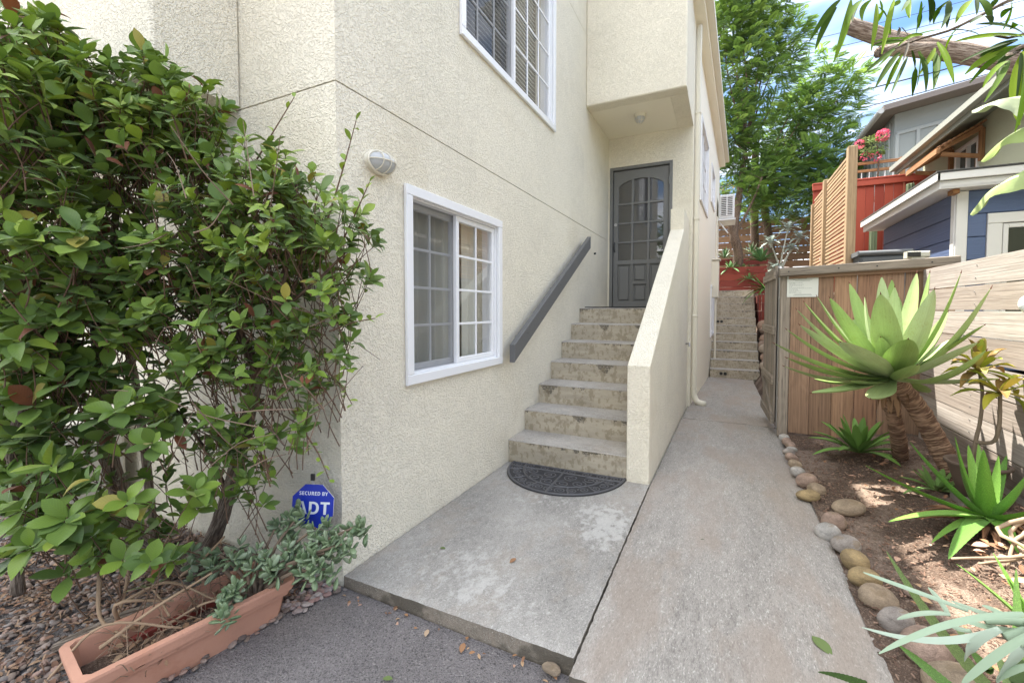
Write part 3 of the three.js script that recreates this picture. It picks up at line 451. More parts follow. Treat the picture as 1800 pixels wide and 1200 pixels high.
{
  const o = thing('terrace_planter', 'red painted timber terrace planter behind the top of the garden steps', 'planter');
  for (let j = 0; j < 4; j++) part('plank', plank(1.5, 0.2, 0.05, 0, 0.005), shadedRed[j % 3], o, [0.35, 1.88 + j * 0.205, -15.14]);
  for (let j = 0; j < 1; j++) part('plank', plank(1.6, 0.2, 0.05, 0, 0.005), shadedRed[(j + 1) % 3], o, [0.4, 2.85 + j * 0.205, -16.2]);
  const p = thing('side_planter', 'small red timber planter beside the garden steps', 'planter');
  for (let j = 0; j < 4; j++) part('plank', plank(0.05, 0.2, 2.0, 2, 0.005), shadedRed[j % 3], p, [0.78, 0.95 + j * 0.205, -13.6]), part('plank', plank(0.55, 0.2, 0.05, 0, 0.005), shadedRed[(j + 2) % 3], p, [1.085, 0.95 + j * 0.205, -12.57]);
  const f = thing('back_fence', 'dark brown horizontal board fence behind the terrace trees', 'fence');
  for (let j = 0; j < 9; j++) part('plank', plank(5.5, 0.24, 0.03, 0, 0.004), brownWood[(j * 3) % 4], f, [0.9, 2.5 + j * 0.262, -19.5]);
  for (const x of [-1, 0.6, 2.2]) part('post', plank(0.1, 2.7, 0.1, 1, 0.006), brownWood[1], f, [x, 3.5, -19.56]);
}
// stones and slope rubble beside the steps
{
  const gs = [3, 4, 5].map(s => stoneGeo(s * 31)), ms = [[0.36, 0.24, 0.17], [0.42, 0.34, 0.26], [0.28, 0.2, 0.15]].map(c => std(c, 0.9, { bumpMap: concreteBump, bumpScale: 0.01 }));
  for (let i = 0; i < 22; i++) { const z = -8.2 - i * 0.2, y = Math.max(0, (-10.5 - z) * 0.5); const m = single('slope_stone', gs[i % 3], ms[i % 3], 'rough brown stone on the slope beside the garden steps', 'stone', [0.80 + 0.06 * R(), -0.15 + y + 0.12 * R(), z], [R() * 3, R() * 3, R() * 3], 'stones along the garden steps'); m.scale.setScalar(rr(0.09, 0.17)); }
}
// ---------- air conditioner, meter box ----------
{
  const w = wingAt(6.12, 0.02), o = thing('air_conditioner', 'white air conditioner unit on a bracket at the end of the house', 'air conditioner', [w[0] + 0.22, 3.66, w[1]]), wh = std([0.70, 0.71, 0.70], 0.4);
  part('casing', boxUV(rawBox(0.36, 0.62, 0.8, 0.02)), wh, o, [0, 0.33, -0.4]); part('grille_backing', boxUV(rawBox(0.26, 0.5, 0.01, 0.002)), blackPl, o, [0, 0.34, 0.003]);
  for (let j = 0; j < 11; j++) part('louver', rawBox(0.27, 0.02, 0.02, 0.003), wh, o, [0, 0.1 + j * 0.047, 0.012], [0.5, 0, 0]);
  part('louver_post', rawBox(0.03, 0.52, 0.02, 0.003), wh, o, [0, 0.34, 0.02]);
  part('bracket', boxUV(rawBox(0.46, 0.04, 0.85, 0.006)), wh, o, [-0.02, -0.01, -0.4]); part('bracket', boxUV(rawBox(0.03, 0.42, 0.04, 0.006)), wh, o, [-0.08, -0.18, -0.1], [0, 0, 0.6]);
  const b = wingAt(4.6, 0.07), m = thing('meter_box', 'tall cream utility box with cable conduit on the far house wall', 'utility box', [b[0], 1.55, b[1]], WING);
  part('casing', boxUV(rawBox(0.16, 0.85, 0.3, 0.01)), creamMetal, m, [0, 0.45, 0]); part('cover', boxUV(rawBox(0.2, 0.03, 0.36, 0.006)), creamMetal, m, [0.01, 0.9, 0]); part('conduit', new THREE.CylinderGeometry(0.025, 0.025, 1.6, 10), creamMetal, m, [0.02, -0.78, 0.05]); part('conduit', new THREE.CylinderGeometry(0.02, 0.02, 1.0, 10), creamMetal, m, [0.02, 1.4, 0.05]);
}
// ---------- yard fence across the bed, its gate, the notice ----------
{
  const o = thing('board_fence', 'brown vertical board fence with weathered cap rail behind the agave', 'fence'), z = -5.42; let x = 0.615, i = 0;
  while (x < 1.84) { const w = rr(0.176, 0.186); part('board', plank(w, 1.66, 0.02, 1, 0.004), brownWood[i % 4], o, [x + w / 2, 0.815 + 0.01 * R(), z + 0.004 * R()], [0, 0, (R() - 0.5) * 0.006]); x += w + rr(0.003, 0.008); i++; }
  part('post', plank(0.09, 1.76, 0.09, 1, 0.008), greyWood[0], o, [0.565, 0.82, z - 0.03]); part('post', plank(0.09, 1.76, 0.09, 1, 0.008), brownWood[1], o, [1.86, 0.84, z - 0.06]);
  part('rail', plank(1.26, 0.05, 0.035, 0, 0.004), brownWood[1], o, [1.22, 1.65, z + 0.030], [0, 0, 0.035]); for (const y of [0.35, 1.3]) part('rail', plank(1.24, 0.09, 0.04, 0), brownWood[3], o, [1.22, y, z - 0.04]);
  const cap = part('cap_rail', plank(1.40, 0.085, 0.14, 0, 0.008), greyWood[1], o, [1.20, 1.70, z + 0.02], [0, 0, 0.042]); for (const q of [-0.62, -0.2, 0.1, 0.5]) part('nail', new THREE.CylinderGeometry(0.007, 0.007, 0.004, 8).rotateX(Math.PI / 2), blackPl, cap, [q, 0.01 * (R() - 0.5), 0.0715]);
  const c = document.createElement('canvas'); c.width = 360; c.height = 290; const k = c.getContext('2d'); k.fillStyle = '#d6d8d0'; k.fillRect(0, 0, 360, 290); k.fillStyle = '#8b918b';
  k.fillRect(130, 34, 100, 7); k.fillRect(70, 52, 220, 5); k.fillRect(95, 64, 170, 5); const q = rng(12); for (let y = 92; y < 236; y += 13) { let xx = 26; const end = y % 3 ? 120 + q() * 220 : 60 + q() * 60; while (xx < end) { const ww = 8 + q() * 22; k.fillRect(xx, y, ww, 4); xx += ww + 5; } } k.fillRect(90, 252, 190, 5); k.fillRect(70, 264, 220, 5);
  const t = new THREE.CanvasTexture(c); t.colorSpace = THREE.SRGBColorSpace;
  const n = thing('notice_sheet', 'pale printed notice sheet pinned on the brown fence', 'notice', [0.712, 1.525, z + 0.0185]); part('sheet', new THREE.BoxGeometry(0.272, 0.218, 0.004), [0, 1, 2, 3, 5].reduce((a, s) => { a[s] = std([0.66, 0.68, 0.64], 0.6); return a; }, [0, 0, 0, 0, std([1, 1, 1], 0.5, { map: t }), 0]), n);
  // gate: swung back along the path, grey boards on a steel pipe frame with mesh
  const gt = thing('garden_gate', 'weathered grey board gate on a galvanised pipe frame, swung open', 'gate', [0.535, -0.04, -5.5], 0.035);
  let zz = -0.06; for (let j = 0; j < 7; j++) { part('board', plank(0.018, 1.72, 0.135, 1, 0.003), greyWood[j % 3], gt, [-0.035, 0.93 + 0.01 * R(), zz - 0.07]); zz -= 0.141; }
  for (const y of [0.12, 0.55, 1.1, 1.7]) part('batten', plank(0.022, 0.085, 0.99, 2, 0.003), greyWood[(y * 10 | 0) % 3], gt, [-0.056, y, -0.55]);
  part('brace', plank(0.02, 0.08, 1.0, 2, 0.003), greyWood[1], gt, [-0.054, 0.33, -0.55], [0.38, 0, 0]);
  part('pipe_frame', tube([V(0, 0.05, 0), V(0, 0.9, 0), V(0, 1.62, 0), V(0, 1.74, -0.05), V(0, 1.78, -0.16), V(0, 1.78, -0.6), V(0, 1.78, -1.0)], 0.026, 0.026, 10, 5), metalGrey, gt); part('pipe_frame', tube([V(0, 0.08, -0.02), V(0, 0.08, -1.0)], 0.024, 0.024, 10, 2), metalGrey, gt);
  for (const y of [0.38, 0.55, 1.45]) part('hinge', boxUV(rawBox(0.1, 0.03, 0.06, 0.008)), metalGrey, gt, [0.025, y, 0.02]);
  const wires = []; for (let j = 0; j < 26; j++) { const y = 0.1 + j * 0.065; for (const s of [-1, 1]) wires.push(tube([V(-0.012, y, -0.03), V(-0.012 + 0.002 * s, y + s * 0.1, -0.15)], 0.0022, 0.0022, 4, 1)); } const mesh = part('wire_mesh', merge(wires), blackPl, gt); mesh.userData.kind = 'stuff';
  part('mesh_screen', boxUV(rawBox(0.006, 1.66, 0.1, 0.001)), std([0.03, 0.028, 0.026], 0.9), gt, [-0.016, 0.92, -0.085]);
  const fl = thing('flood_light', 'small flood light lying on the fence cap rail', 'flood light', [1.575, 1.80, z + 0.02], 0.1); part('body', boxUV(rawBox(0.17, 0.062, 0.1, 0.014)), std([0.5, 0.49, 0.42], 0.5), fl, [0.035, 0, 0]); part('sensor_face', boxUV(rawBox(0.1, 0.046, 0.012, 0.006)), blackPl, fl, [-0.005, 0, 0.052]); part('foot', boxUV(rawBox(0.1, 0.014, 0.09, 0.004)), std([0.6, 0.58, 0.5], 0.6), fl, [0.03, -0.036, 0]);
}
// ---------- horizontal plank fence along the bed ----------
{
  const o = thing('plank_fence', 'pale weathered horizontal plank fence along the planting bed', 'fence'); const tops = [], hs = [0.185, 0.178, 0.182, 0.172, 0.186, 0.175, 0.18, 0.176, 0.184]; let y = 1.655, i = 0;
  for (const h of hs) {
    const gap = [0.008, 0.012, 0.007, 0.03, 0.01, 0.007, 0.01, 0.012, 0.008][i];
    for (const [z0, z1] of i % 2 ? [[-5.36, -3.1], [-3.095, -0.9]] : [[-5.36, -2.2], [-2.195, -0.9]]) { const L = z1 - z0; part('plank', plank(0.032, h, L, 2, 0.005), paleWood[(i * 7 + (z0 > -5 ? 2 : 0)) % 4], o, [1.665 + 0.006 * R(), y - h / 2 + (R() - 0.5) * 0.004, (z0 + z1) / 2], [(R() - 0.5) * 0.004, (R() - 0.5) * 0.002, (R() - 0.5) * 0.03]); }
    y -= h + gap; i++;
  }
  for (const z of [-5.3, -3.4, -1.5]) part('post', plank(0.09, 1.75, 0.09, 1, 0.008), brownWood[0], o, [1.735, 0.72, z]);
  const nail = new THREE.CylinderGeometry(0.005, 0.005, 0.004, 8).rotateZ(Math.PI / 2); let yy = 1.655; hs.forEach((h, k) => { for (const z of [-5.3, -4.4, -3.4]) for (const q of [0.25, 0.75]) part('nail', nail, metalGrey, o, [1.6485, yy - h * q, z + (R() - 0.5) * 0.03]); yy -= h + 0.011; });
}
// ---------- blue garden shed ----------
{
  const X0 = 2.4, Z0 = -6.9, Z1 = -9.55, o = thing('garden_shed', 'blue board garden shed with white trim and a glazed door', 'shed'), H = 2.66;
  part('core', boxAt(X0 + 0.03, 3.4, 0.6, H, Z1 + 0.03, Z0 - 0.03), blueWood[1], o);
  for (let j = 0, y = H - 0.02; j < 7; j++, y -= 0.262) {
    part('siding', plank(0.026, 0.252, Z0 - Z1 - 0.09, 2, 0.004), blueWood[j % 3], o, [X0 + 0.016, y - 0.126, (Z0 + Z1) / 2 - 0.045]);
    part('siding', plank(j ? 0.16 : 0.84, 0.252, 0.026, 0, 0.004), blueWood[(j + 1) % 3], o, [X0 + 0.1 + (j ? 0.08 : 0.42), y - 0.126, Z0 - 0.016]);
  }
  part('corner_board', plank(0.1, 1.95, 0.028, 1, 0.004), whiteTrim, o, [X0 + 0.045, H - 0.985, Z0 + 0.001]); part('corner_board', plank(0.028, 1.95, 0.09, 1, 0.004), whiteTrim, o, [X0 - 0.0005, H - 0.985, Z0 - 0.062]);
  // door with glass
  part('door_casing', merge([boxAt(2.665, 2.79, 0.7, 2.26, Z0 - 0.03, Z0 + 0.012), boxAt(2.665, 3.6, 2.262, 2.375, Z0 - 0.03, Z0 + 0.016)]), whiteTrim, o);
  const dr = part('door', merge([boxAt(2.80, 2.845, 0.7, 2.255, Z0 - 0.03, Z0), boxAt(2.846, 3.5, 2.205, 2.254, Z0 - 0.03, Z0 - 0.001), boxAt(2.846, 3.5, 0.7, 1.0, Z0 - 0.03, Z0 - 0.001)]), whiteTrim, o); part('pane', new THREE.PlaneGeometry(0.66, 1.2), phys([0.02, 0.025, 0.02], 0.04), dr, [3.17, 1.6, Z0 - 0.012]);
  // roof with two-step white fascia
  part('roof', boxAt(2.13, 3.6, 2.83, 2.85, Z1 - 0.25, Z0 + 0.27, 0.002), std([0.06, 0.06, 0.058], 0.9), o); part('soffit', boxAt(2.18, 3.55, 2.66, 2.685, Z1 - 0.2, Z0 + 0.22, 0.002), whiteTrim, o);
  part('fascia', plank(0.03, 0.085, 3.15, 2, 0.004), whiteTrim, o, [2.15, 2.786, -8.215]); part('fascia', plank(0.03, 0.09, 3.08, 2, 0.004), whiteTrim, o, [2.185, 2.698, -8.225]);
  part('fascia', plank(1.45, 0.085, 0.03, 0, 0.004), whiteTrim, o, [2.862, 2.786, Z0 + 0.245]); part('fascia', plank(1.4, 0.09, 0.03, 0, 0.004), whiteTrim, o, [2.872, 2.698, Z0 + 0.205]);
  part('rafter_tail', plank(0.06, 0.05, 0.14, 2), cedarWood[0], o, [2.34, 2.632, Z0 + 0.08]);
  const bx = thing('storage_bin', 'grey storage bin behind the fence cap rail beside the shed', 'bin', [1.78, 1.35, -7.3]); part('body', boxUV(rawBox(0.5, 0.62, 0.6, 0.03)), std([0.10, 0.11, 0.12], 0.6), bx, [0, 0.31, 0]); part('lid', boxUV(rawBox(0.55, 0.06, 0.65, 0.02)), std([0.13, 0.14, 0.15], 0.6), bx, [0, 0.65, 0]);
}
// ---------- slatted screen ----------
{
  const o = thing('slat_screen', 'tan horizontal slat screen between square posts above the garden', 'screen'), X = 1.5, tops = 3.42;
  for (const [z, w, h] of [[-7.4, 0.13, 3.47], [-9.05, 0.12, 3.46], [-10.2, 0.11, 3.3]]) part('post', plank(w * 0.8, h - 1.0, w, 1, 0.006), latticeWood[1], o, [X, (h + 1.0) / 2, z]);
  for (const [z0, z1, y1, n, yb] of [[-7.48, -8.97, 3.4, 25, 2.0], [-9.13, -10.13, 3.36, 25, 1.95]]) { const g = grainUV(rawBox(0.02, 0.032, z0 - z1, 0.003), 2, R() * 3, R() * 3); for (let j = 0; j < n; j++) part('slat', g, latticeWood[j % 3], o, [X + 0.004 * (j % 2), y1 - j * 0.06, (z0 + z1) / 2]); }
}
// ---------- red fence, neighbours' houses ----------
{
  const o = thing('red_fence', 'red painted vertical board fence in front of the grey house', 'fence'), z = -11.2; let x = 1.62, i = 0;
  while (x < 3.5) { const w = rr(0.135, 0.15); part('board', plank(w, 2.2, 0.02, 1, 0.004), redWood[i % 3], o, [x + w / 2, 2.75 + 0.02 * R(), z + 0.01 * R()]); x += w + (i % 3 ? 0.004 : 0.014); i++; }
  part('rail', plank(1.95, 0.11, 0.05, 0, 0.006), redWood[2], o, [2.58, 3.83, z + 0.045]); part('cap', plank(1.95, 0.035, 0.12, 0, 0.006), redWood[0], o, [2.58, 3.905, z + 0.02]);
}
{
  const Z = -15, X0 = 3.93, X1 = 12, o = thing('grey_house', 'grey board and batten house with a low gable roof', 'house'), gp = std([0.27, 0.295, 0.285], 0.75, { bumpMap: woodBumpT, bumpScale: 0.002 }), gb = std([0.33, 0.355, 0.345], 0.75), rk = x => 6.42 + (x - X0) * 0.165;
  part('wall', boxUV(ext(wallShape([[X0, 2], [X1, 2], [X1, rk(X1)], [X0, rk(X0)]], []), 6).translate(0, 0, Z - 6)), gp, o);
  for (let x = X0 + 0.06; x < 8; x += 0.42) part('batten', plank(0.075, rk(x) - 2.55, 0.035, 1, 0.006), gb, o, [x, (2 + rk(x) - 0.55) / 2, Z + 0.018]);
  part('batten', plank(6, 0.09, 0.03, 0, 0.006), gb, o, [X0 + 3, rk(X0 + 3) - 0.52, Z + 0.02], [0, 0, Math.atan(0.165)]);
  for (let z = Z - 0.3; z > Z - 4; z -= 0.4) part('batten', plank(0.035, 4.3, 0.06, 1, 0.006), gb, o, [X0 - 0.018, 4.15, z]);
  const ra = Math.atan(0.165), L = 9.2; part('roof', boxUV(rawBox(L, 0.1, 7.2, 0.01)), std([0.19, 0.17, 0.155], 0.9), o, [X0 - 0.4 + L / 2 * Math.cos(ra), rk(X0 - 0.4) + 0.06 + L / 2 * Math.sin(ra), Z - 2.9], [0, 0, ra]);
  part('fascia', boxUV(rawBox(L, 0.14, 0.035, 0.006)), std([0.17, 0.145, 0.13], 0.7), o, [X0 - 0.4 + L / 2 * Math.cos(ra), rk(X0 - 0.4) + 0.02 + L / 2 * Math.sin(ra), Z + 0.73], [0, 0, ra]);
  part('gutter', new THREE.CylinderGeometry(0.07, 0.07, 7.2, 10).rotateX(Math.PI / 2), std([0.42, 0.43, 0.42], 0.5), o, [X0 - 0.46, rk(X0 - 0.4) - 0.03, Z - 2.9]);
  const r = thing('deck_railing', 'reddish brown deck railing below the hanging pink flowers', 'railing', [2.6, 4.05, -12.6]);
  for (const y of [0.55, 0.38]) part('rail', plank(0.9, 0.06, 0.05, 0), cedarWood[0], r, [0.42, y, 0]); for (const x of [0, 0.86]) part('post', plank(0.09, 2.0, 0.09, 1), cedarWood[1], r, [x, -0.4, 0]);
  for (let k = 1; k < 6; k++) part('baluster', plank(0.02, 0.5, 0.02, 1), whiteTrim, r, [k * 0.14, 0.12, 0]);
}
{
  const X = 3.6, o = thing('green_house', 'sage green stucco house with deep eaves and a small window', 'house'), eave = std([0.20, 0.215, 0.175], 0.7), H = 4.42, sage = std([0.44, 0.46, 0.33], 0.93, { bumpMap: stuccoBump, bumpScale: 0.006 });
  const g = ext(wallShape(rect(0.5, 11.9, 0.5, H), [[9.63, 10.42, 3.5, 4.06]]), 0.2).applyMatrix4(toSide); part('wall', boxUV(g), sage, o, [X, 0, 0]);
  part('wall', boxAt(X + 0.201, 12, 0.5, H, -11.899, -11.7), sage, o);
  const ra = 0.32; part('roof', boxUV(rawBox(4.5, 0.09, 12.3, 0.01)), std([0.12, 0.115, 0.10], 0.9), o, [X - 0.48 + 2.25 * Math.cos(ra), 4.22 + 2.25 * Math.sin(ra), -5.15 - 0.55], [0, 0, ra]);
  part('soffit', boxUV(rawBox(0.5, 0.02, 12.2, 0.004)), eave, o, [X - 0.22, 4.13 + 0.09, -5.7], [0, 0, ra]); part('fascia', boxUV(rawBox(0.03, 0.15, 12.3, 0.004)), eave, o, [X - 0.46, 4.15, -5.7]); part('gutter', boxUV(rawBox(0.09, 0.09, 12.3, 0.02)), std([0.30, 0.31, 0.27], 0.5), o, [X - 0.52, 4.20, -5.7]);
  const w = new THREE.Group(); w.name = 'window'; w.position.set(X, 3.5, -9.63); w.rotation.y = Math.PI / 2; o.add(w);
  // local x runs along -z, z outward towards +x: this wall is seen from -x, so parts sit at negative z
  part('frame', merge([boxAt(0, 0.79, 0, 0.05, -0.03, 0.06), boxAt(0, 0.79, 0.51, 0.56, -0.03, 0.06), boxAt(0, 0.05, 0.05, 0.51, -0.029, 0.059), boxAt(0.74, 0.79, 0.05, 0.51, -0.029, 0.059), boxAt(0.375, 0.415, 0.05, 0.51, -0.02, 0.05)]), whiteTrim, w);
  for (const x of [0.21, 0.58]) part('pane', new THREE.PlaneGeometry(0.34, 0.48), phys([0.02, 0.03, 0.025], 0.05, { side: THREE.DoubleSide }), w, [x, 0.28, 0.03]);
  const a = thing('window_awning', 'brown timber slat awning on brackets over the green house window', 'awning');
  const yW = 4.14, yO = 3.82, xO = 3.04; // slopes down and out
  for (const z of [-9.5, -10.55]) {
    part('post', plank(0.06, 0.5, 0.07, 1, 0.006), cedarWood[1], a, [X - 0.032, 3.87, z]);
    const L = Math.hypot(X - xO, yW - yO), an = Math.atan2(yW - yO, X - xO); part('rafter', plank(L, 0.07, 0.06, 0, 0.006), cedarWood[0], a, [(X + xO) / 2 - 0.03, (yW + yO) / 2, z], [0, 0, an]);
    part('brace', plank(0.5, 0.06, 0.055, 0, 0.006), cedarWood[0], a, [X - 0.27, 3.74, z + 0.001], [0, 0, -0.2]);
  }
  for (let k = 0; k < 9; k++) { const t = k / 8; part('slat', plank(0.045, 0.025, 1.3, 2, 0.004), cedarWood[k % 2], a, [lerp(X - 0.05, xO - 0.02, t), lerp(yW, yO, t) + 0.055, -10.02], [0, 0, 0.5]); }
  part('beam', plank(0.05, 0.08, 1.32, 2, 0.006), cedarWood[0], a, [xO - 0.03, yO - 0.01, -10.02]);
}
// overhead wires, drooping between poles out of sight
{
  const wm = std([0.04, 0.05, 0.06], 0.6), lines = [[10.2, 13.6, 0.03], [9.4, 13.0, 0.022], [8.3, 12.1, 0.02], [12.0, 15.2, 0.014], [12.9, 16.0, 0.014], [13.6, 16.8, 0.012], [8.0, 11.6, 0.014], [7.6, 11.2, 0.014]];
  lines.forEach(([a, b, r], i) => single('overhead_wire', tube([V(-14, a - 1.5, -19 - i * 0.2), V(0, a, -23.5 - i * 0.2), V(7, (a + b) / 2 - 0.25, -26 - i * 0.2), V(15, b, -29 - i * 0.2), V(30, b + 2, -34)], r, r, 5, 6), wm, 'thin dark utility wire strung across the sky', 'wire', null, null, 'utility wires across the sky'));
}

// measured leaf tips and curves, world metres
const AG=[[[0.3,1.056,-3.47],0.075,0.06],[[0.406,1.142,-3.803],0.07,0.05],[[0.432,1.188,-3.373],0.095,0.02],[[0.353,0.98,-3.27],0.085,0.06],[[0.368,0.895,-3.552],0.08,0.08],[[0.479,0.775,-3.211],0.08,0.02],[[0.597,1.101,-3.093],0.13,-0.06],[[0.949,1.117,-3.264],0.125,-0.08],[[0.855,1.384,-3.419],0.12,-0.05],[[0.626,1.367,-3.585],0.1,0.0],[[0.486,1.289,-3.959],0.08,0.03],[[0.56,1.348,-4.164],0.08,0.02],[[0.643,1.391,-4.151],0.07,0],[[0.87,1.494,-4.265],0.12,-0.02],[[1.066,1.539,-4.25],0.09,0],[[1.187,1.528,-4.475],0.08,0],[[1.307,1.569,-4.368],0.075,0],[[1.271,1.547,-4.016],0.08,0],[[1.088,1.451,-4.035],0.08,0],[[1.394,1.531,-3.908],0.075,0.05],[[1.482,1.421,-3.757],0.1,0.14],[[1.42,1.041,-3.622],0.1,0.14],[[1.195,1.417,-3.696],0.12,0],[[1.421,0.644,-4.439],0.11,0.02],[[1.389,1.272,-4.062],0.13,0.03],[[1.22,1.391,-4.43],0.08,0],[[0.923,1.385,-4.063],0.09,0],[[0.63,0.746,-4.117],0.08,0.06],[[0.779,0.76,-3.245],0.1,0.06],[[0.942,1.21,-4.454],0.1,0]];
const AL=[[[0.722,0.412,-3.052],0.05],[[0.773,0.193,-2.846],0.045],[[0.981,0.513,-3.293],0.05],[[1.24,0.531,-3.475],0.045],[[1.336,0.466,-3.574],0.05],[[1.264,0.393,-3.48],0.045],[[1.26,0.533,-3.207],0.06],[[1.419,0.45,-3.447],0.045],[[1.453,0.429,-3.24],0.06],[[1.471,0.295,-3.132],0.06],[[0.995,0.002,-3],0.035],[[1.007,0.024,-2.84],0.06],[[1.346,0.023,-3.06],0.06],[[1.444,0.442,-3.736],0.045],[[1.576,0.387,-3.742],0.045]];
const SN=[[[0.48,0.634,-1.26],[0.399,0.656,-1.245],[0.289,0.692,-1.215]],[[0.528,0.694,-1.175],[0.409,0.68,-1.139],[0.291,0.588,-1.1]],[[0.516,0.629,-1.222],[0.413,0.562,-1.192],[0.274,0.604,-1.149]],[[0.447,0.625,-1.244],[0.4,0.621,-1.243],[0.359,0.587,-1.244]],[[0.564,0.624,-1.245],[0.508,0.612,-1.24],[0.46,0.622,-1.239]],[[0.498,0.639,-1.192],[0.456,0.601,-1.192],[0.462,0.548,-1.215]],[[0.474,0.611,-1.223],[0.449,0.598,-1.233],[0.452,0.603,-1.257]],[[0.475,0.728,-1.04],[0.426,0.673,-1.036],[0.392,0.609,-1.039]],[[0.498,0.666,-1.104],[0.482,0.63,-1.117],[0.479,0.571,-1.135]],[[0.468,0.588,-1.308],[0.463,0.608,-1.329],[0.442,0.627,-1.342]],[[0.577,0.603,-1.306],[0.558,0.616,-1.32],[0.53,0.618,-1.328]],[[0.52,0.655,-1.136],[0.504,0.625,-1.149],[0.508,0.587,-1.172]],[[0.603,0.586,-1.34],[0.546,0.592,-1.335],[0.477,0.615,-1.325]],[[0.508,0.635,-1.107],[0.483,0.609,-1.116],[0.477,0.573,-1.134]]];
const ST=[[[0.544,0.294,-1.499],[0.495,0.317,-1.543],[0.466,0.316,-1.596]],[[0.742,0.122,-1.81],[0.615,0.26,-1.821],[0.497,0.478,-1.84]],[[0.349,0.3,-1.405],[0.305,0.277,-1.45],[0.258,0.239,-1.492]],[[0.749,0.267,-1.653],[0.766,0.378,-1.732],[0.797,0.506,-1.819]],[[0.661,0.337,-1.502],[0.68,0.33,-1.578],[0.692,0.328,-1.65]],[[0.62,0.423,-1.375],[0.659,0.412,-1.46],[0.698,0.392,-1.545]],[[0.665,0.297,-1.613],[0.668,0.281,-1.681],[0.678,0.267,-1.752]],[[0.658,0.316,-1.722],[0.669,0.279,-1.793],[0.688,0.264,-1.868]]];
const HANG=[[[0.304,2.239,-1.704],[0.223,2.119,-1.675],0],[[0.296,2.222,-1.709],[0.242,2.101,-1.696],0],[[0.34,2.255,-1.748],[0.274,2.005,-1.599],0],[[0.322,2.163,-1.695],[0.313,2.091,-1.777],0],[[0.366,2.24,-1.736],[0.315,2.137,-1.659],0],[[0.387,2.271,-1.796],[0.339,2.172,-1.719],0],[[0.401,2.264,-1.792],[0.367,2.175,-1.734],0],[[0.413,2.244,-1.784],[0.376,2.046,-1.667],0],[[0.422,2.255,-1.789],[0.431,2.215,-1.845],0],[[0.417,2.228,-1.777],[0.462,2.162,-1.832],0],[[0.463,2.257,-1.811],[0.4,2.029,-1.661],0],[[0.479,2.261,-1.825],[0.452,2.232,-1.8],0],[[0.493,2.241,-1.8],[0.448,2.15,-1.683],0],[[0.512,2.28,-1.848],[0.499,2.182,-1.797],0],[[0.541,2.255,-1.852],[0.545,2.181,-1.9],0],[[0.553,2.24,-1.857],[0.556,2.205,-1.915],0],[[0.552,2.257,-1.836],[0.579,2.203,-1.902],0],[[0.617,2.247,-1.87],[0.601,2.219,-1.941],0],[[0.616,2.243,-1.898],[0.558,2.107,-1.747],0],[[0.606,2.231,-1.843],[0.583,2.123,-1.784],0],[[0.694,2.269,-1.943],[0.624,2.163,-1.849],0],[[0.694,2.263,-1.92],[0.67,2.172,-1.845],0],[[0.7,2.25,-1.915],[0.719,2.151,-1.885],0],[[0.733,2.243,-1.919],[0.724,2.216,-1.93],0],[[0.794,2.253,-1.965],[0.803,2.196,-2.031],0],[[0.808,2.235,-1.978],[0.799,2.238,-2.036],0],[[0.649,2.235,-2.024],[0.564,2.239,-2.046],1],[[0.539,2.197,-1.956],[0.393,2.125,-1.792],1],[[0.532,2.196,-1.966],[0.452,2.209,-1.985],1],[[0.519,2.181,-1.961],[0.407,2.074,-1.879],1],[[0.519,2.154,-1.948],[0.422,1.993,-1.811],1],[[0.529,2.15,-1.96],[0.47,2.013,-1.907],1],[[0.532,2.123,-1.924],[0.46,1.962,-1.798],1],[[0.496,2.155,-1.946],[0.466,2.133,-1.994],1],[[0.541,2.136,-1.916],[0.57,2.019,-2.001],1],[[0.567,2.144,-1.95],[0.565,1.976,-1.867],1],[[0.571,2.144,-1.944],[0.58,2.041,-2.001],1],[[0.625,2.16,-2.01],[0.579,1.974,-1.852],1],[[0.629,2.183,-1.996],[0.637,1.995,-1.882],1],[[0.625,2.167,-2],[0.556,2.045,-1.902],1],[[0.655,2.172,-2.025],[0.668,2.115,-2.089],1],[[0.709,2.24,-2.029],[0.687,2.198,-2.105],1],[[0.664,2.21,-1.993],[0.709,2.149,-1.929],1],[[0.541,2.191,-1.952],[0.489,2.061,-1.81],1],[[0.498,2.184,-1.904],[0.498,2.212,-1.896],1],[[0.543,2.201,-1.954],[0.491,2.183,-1.841],1],[[0.571,2.186,-1.93],[0.522,2.192,-1.999],1],[[0.725,2.031,-1.726],[0.594,2.067,-1.758],2],[[0.746,2.058,-1.776],[0.595,2.049,-1.641],2],[[0.727,2.033,-1.737],[0.647,2.034,-1.694],2],[[0.722,2.033,-1.747],[0.625,1.985,-1.697],2],[[0.716,2.027,-1.738],[0.579,1.971,-1.679],2],[[0.735,2.027,-1.773],[0.582,1.927,-1.656],2],[[0.723,2.012,-1.732],[0.613,1.923,-1.713],2],[[0.693,1.962,-1.703],[0.608,1.872,-1.625],2],[[0.7,2.011,-1.758],[0.664,1.918,-1.698],2],[[0.698,1.973,-1.727],[0.585,1.809,-1.553],2],[[0.729,2.001,-1.734],[0.666,1.96,-1.712],2],[[0.711,2.044,-1.7],[0.701,2.061,-1.741],2],[[0.654,2.076,-1.715],[0.553,2.015,-1.556],2],[[0.657,1.926,-1.576],[0.635,1.782,-1.533],3],[[0.665,1.931,-1.584],[0.632,1.726,-1.507],3],[[0.675,1.947,-1.592],[0.682,1.799,-1.611],3],[[0.643,1.899,-1.528],[0.591,1.688,-1.427],3]];
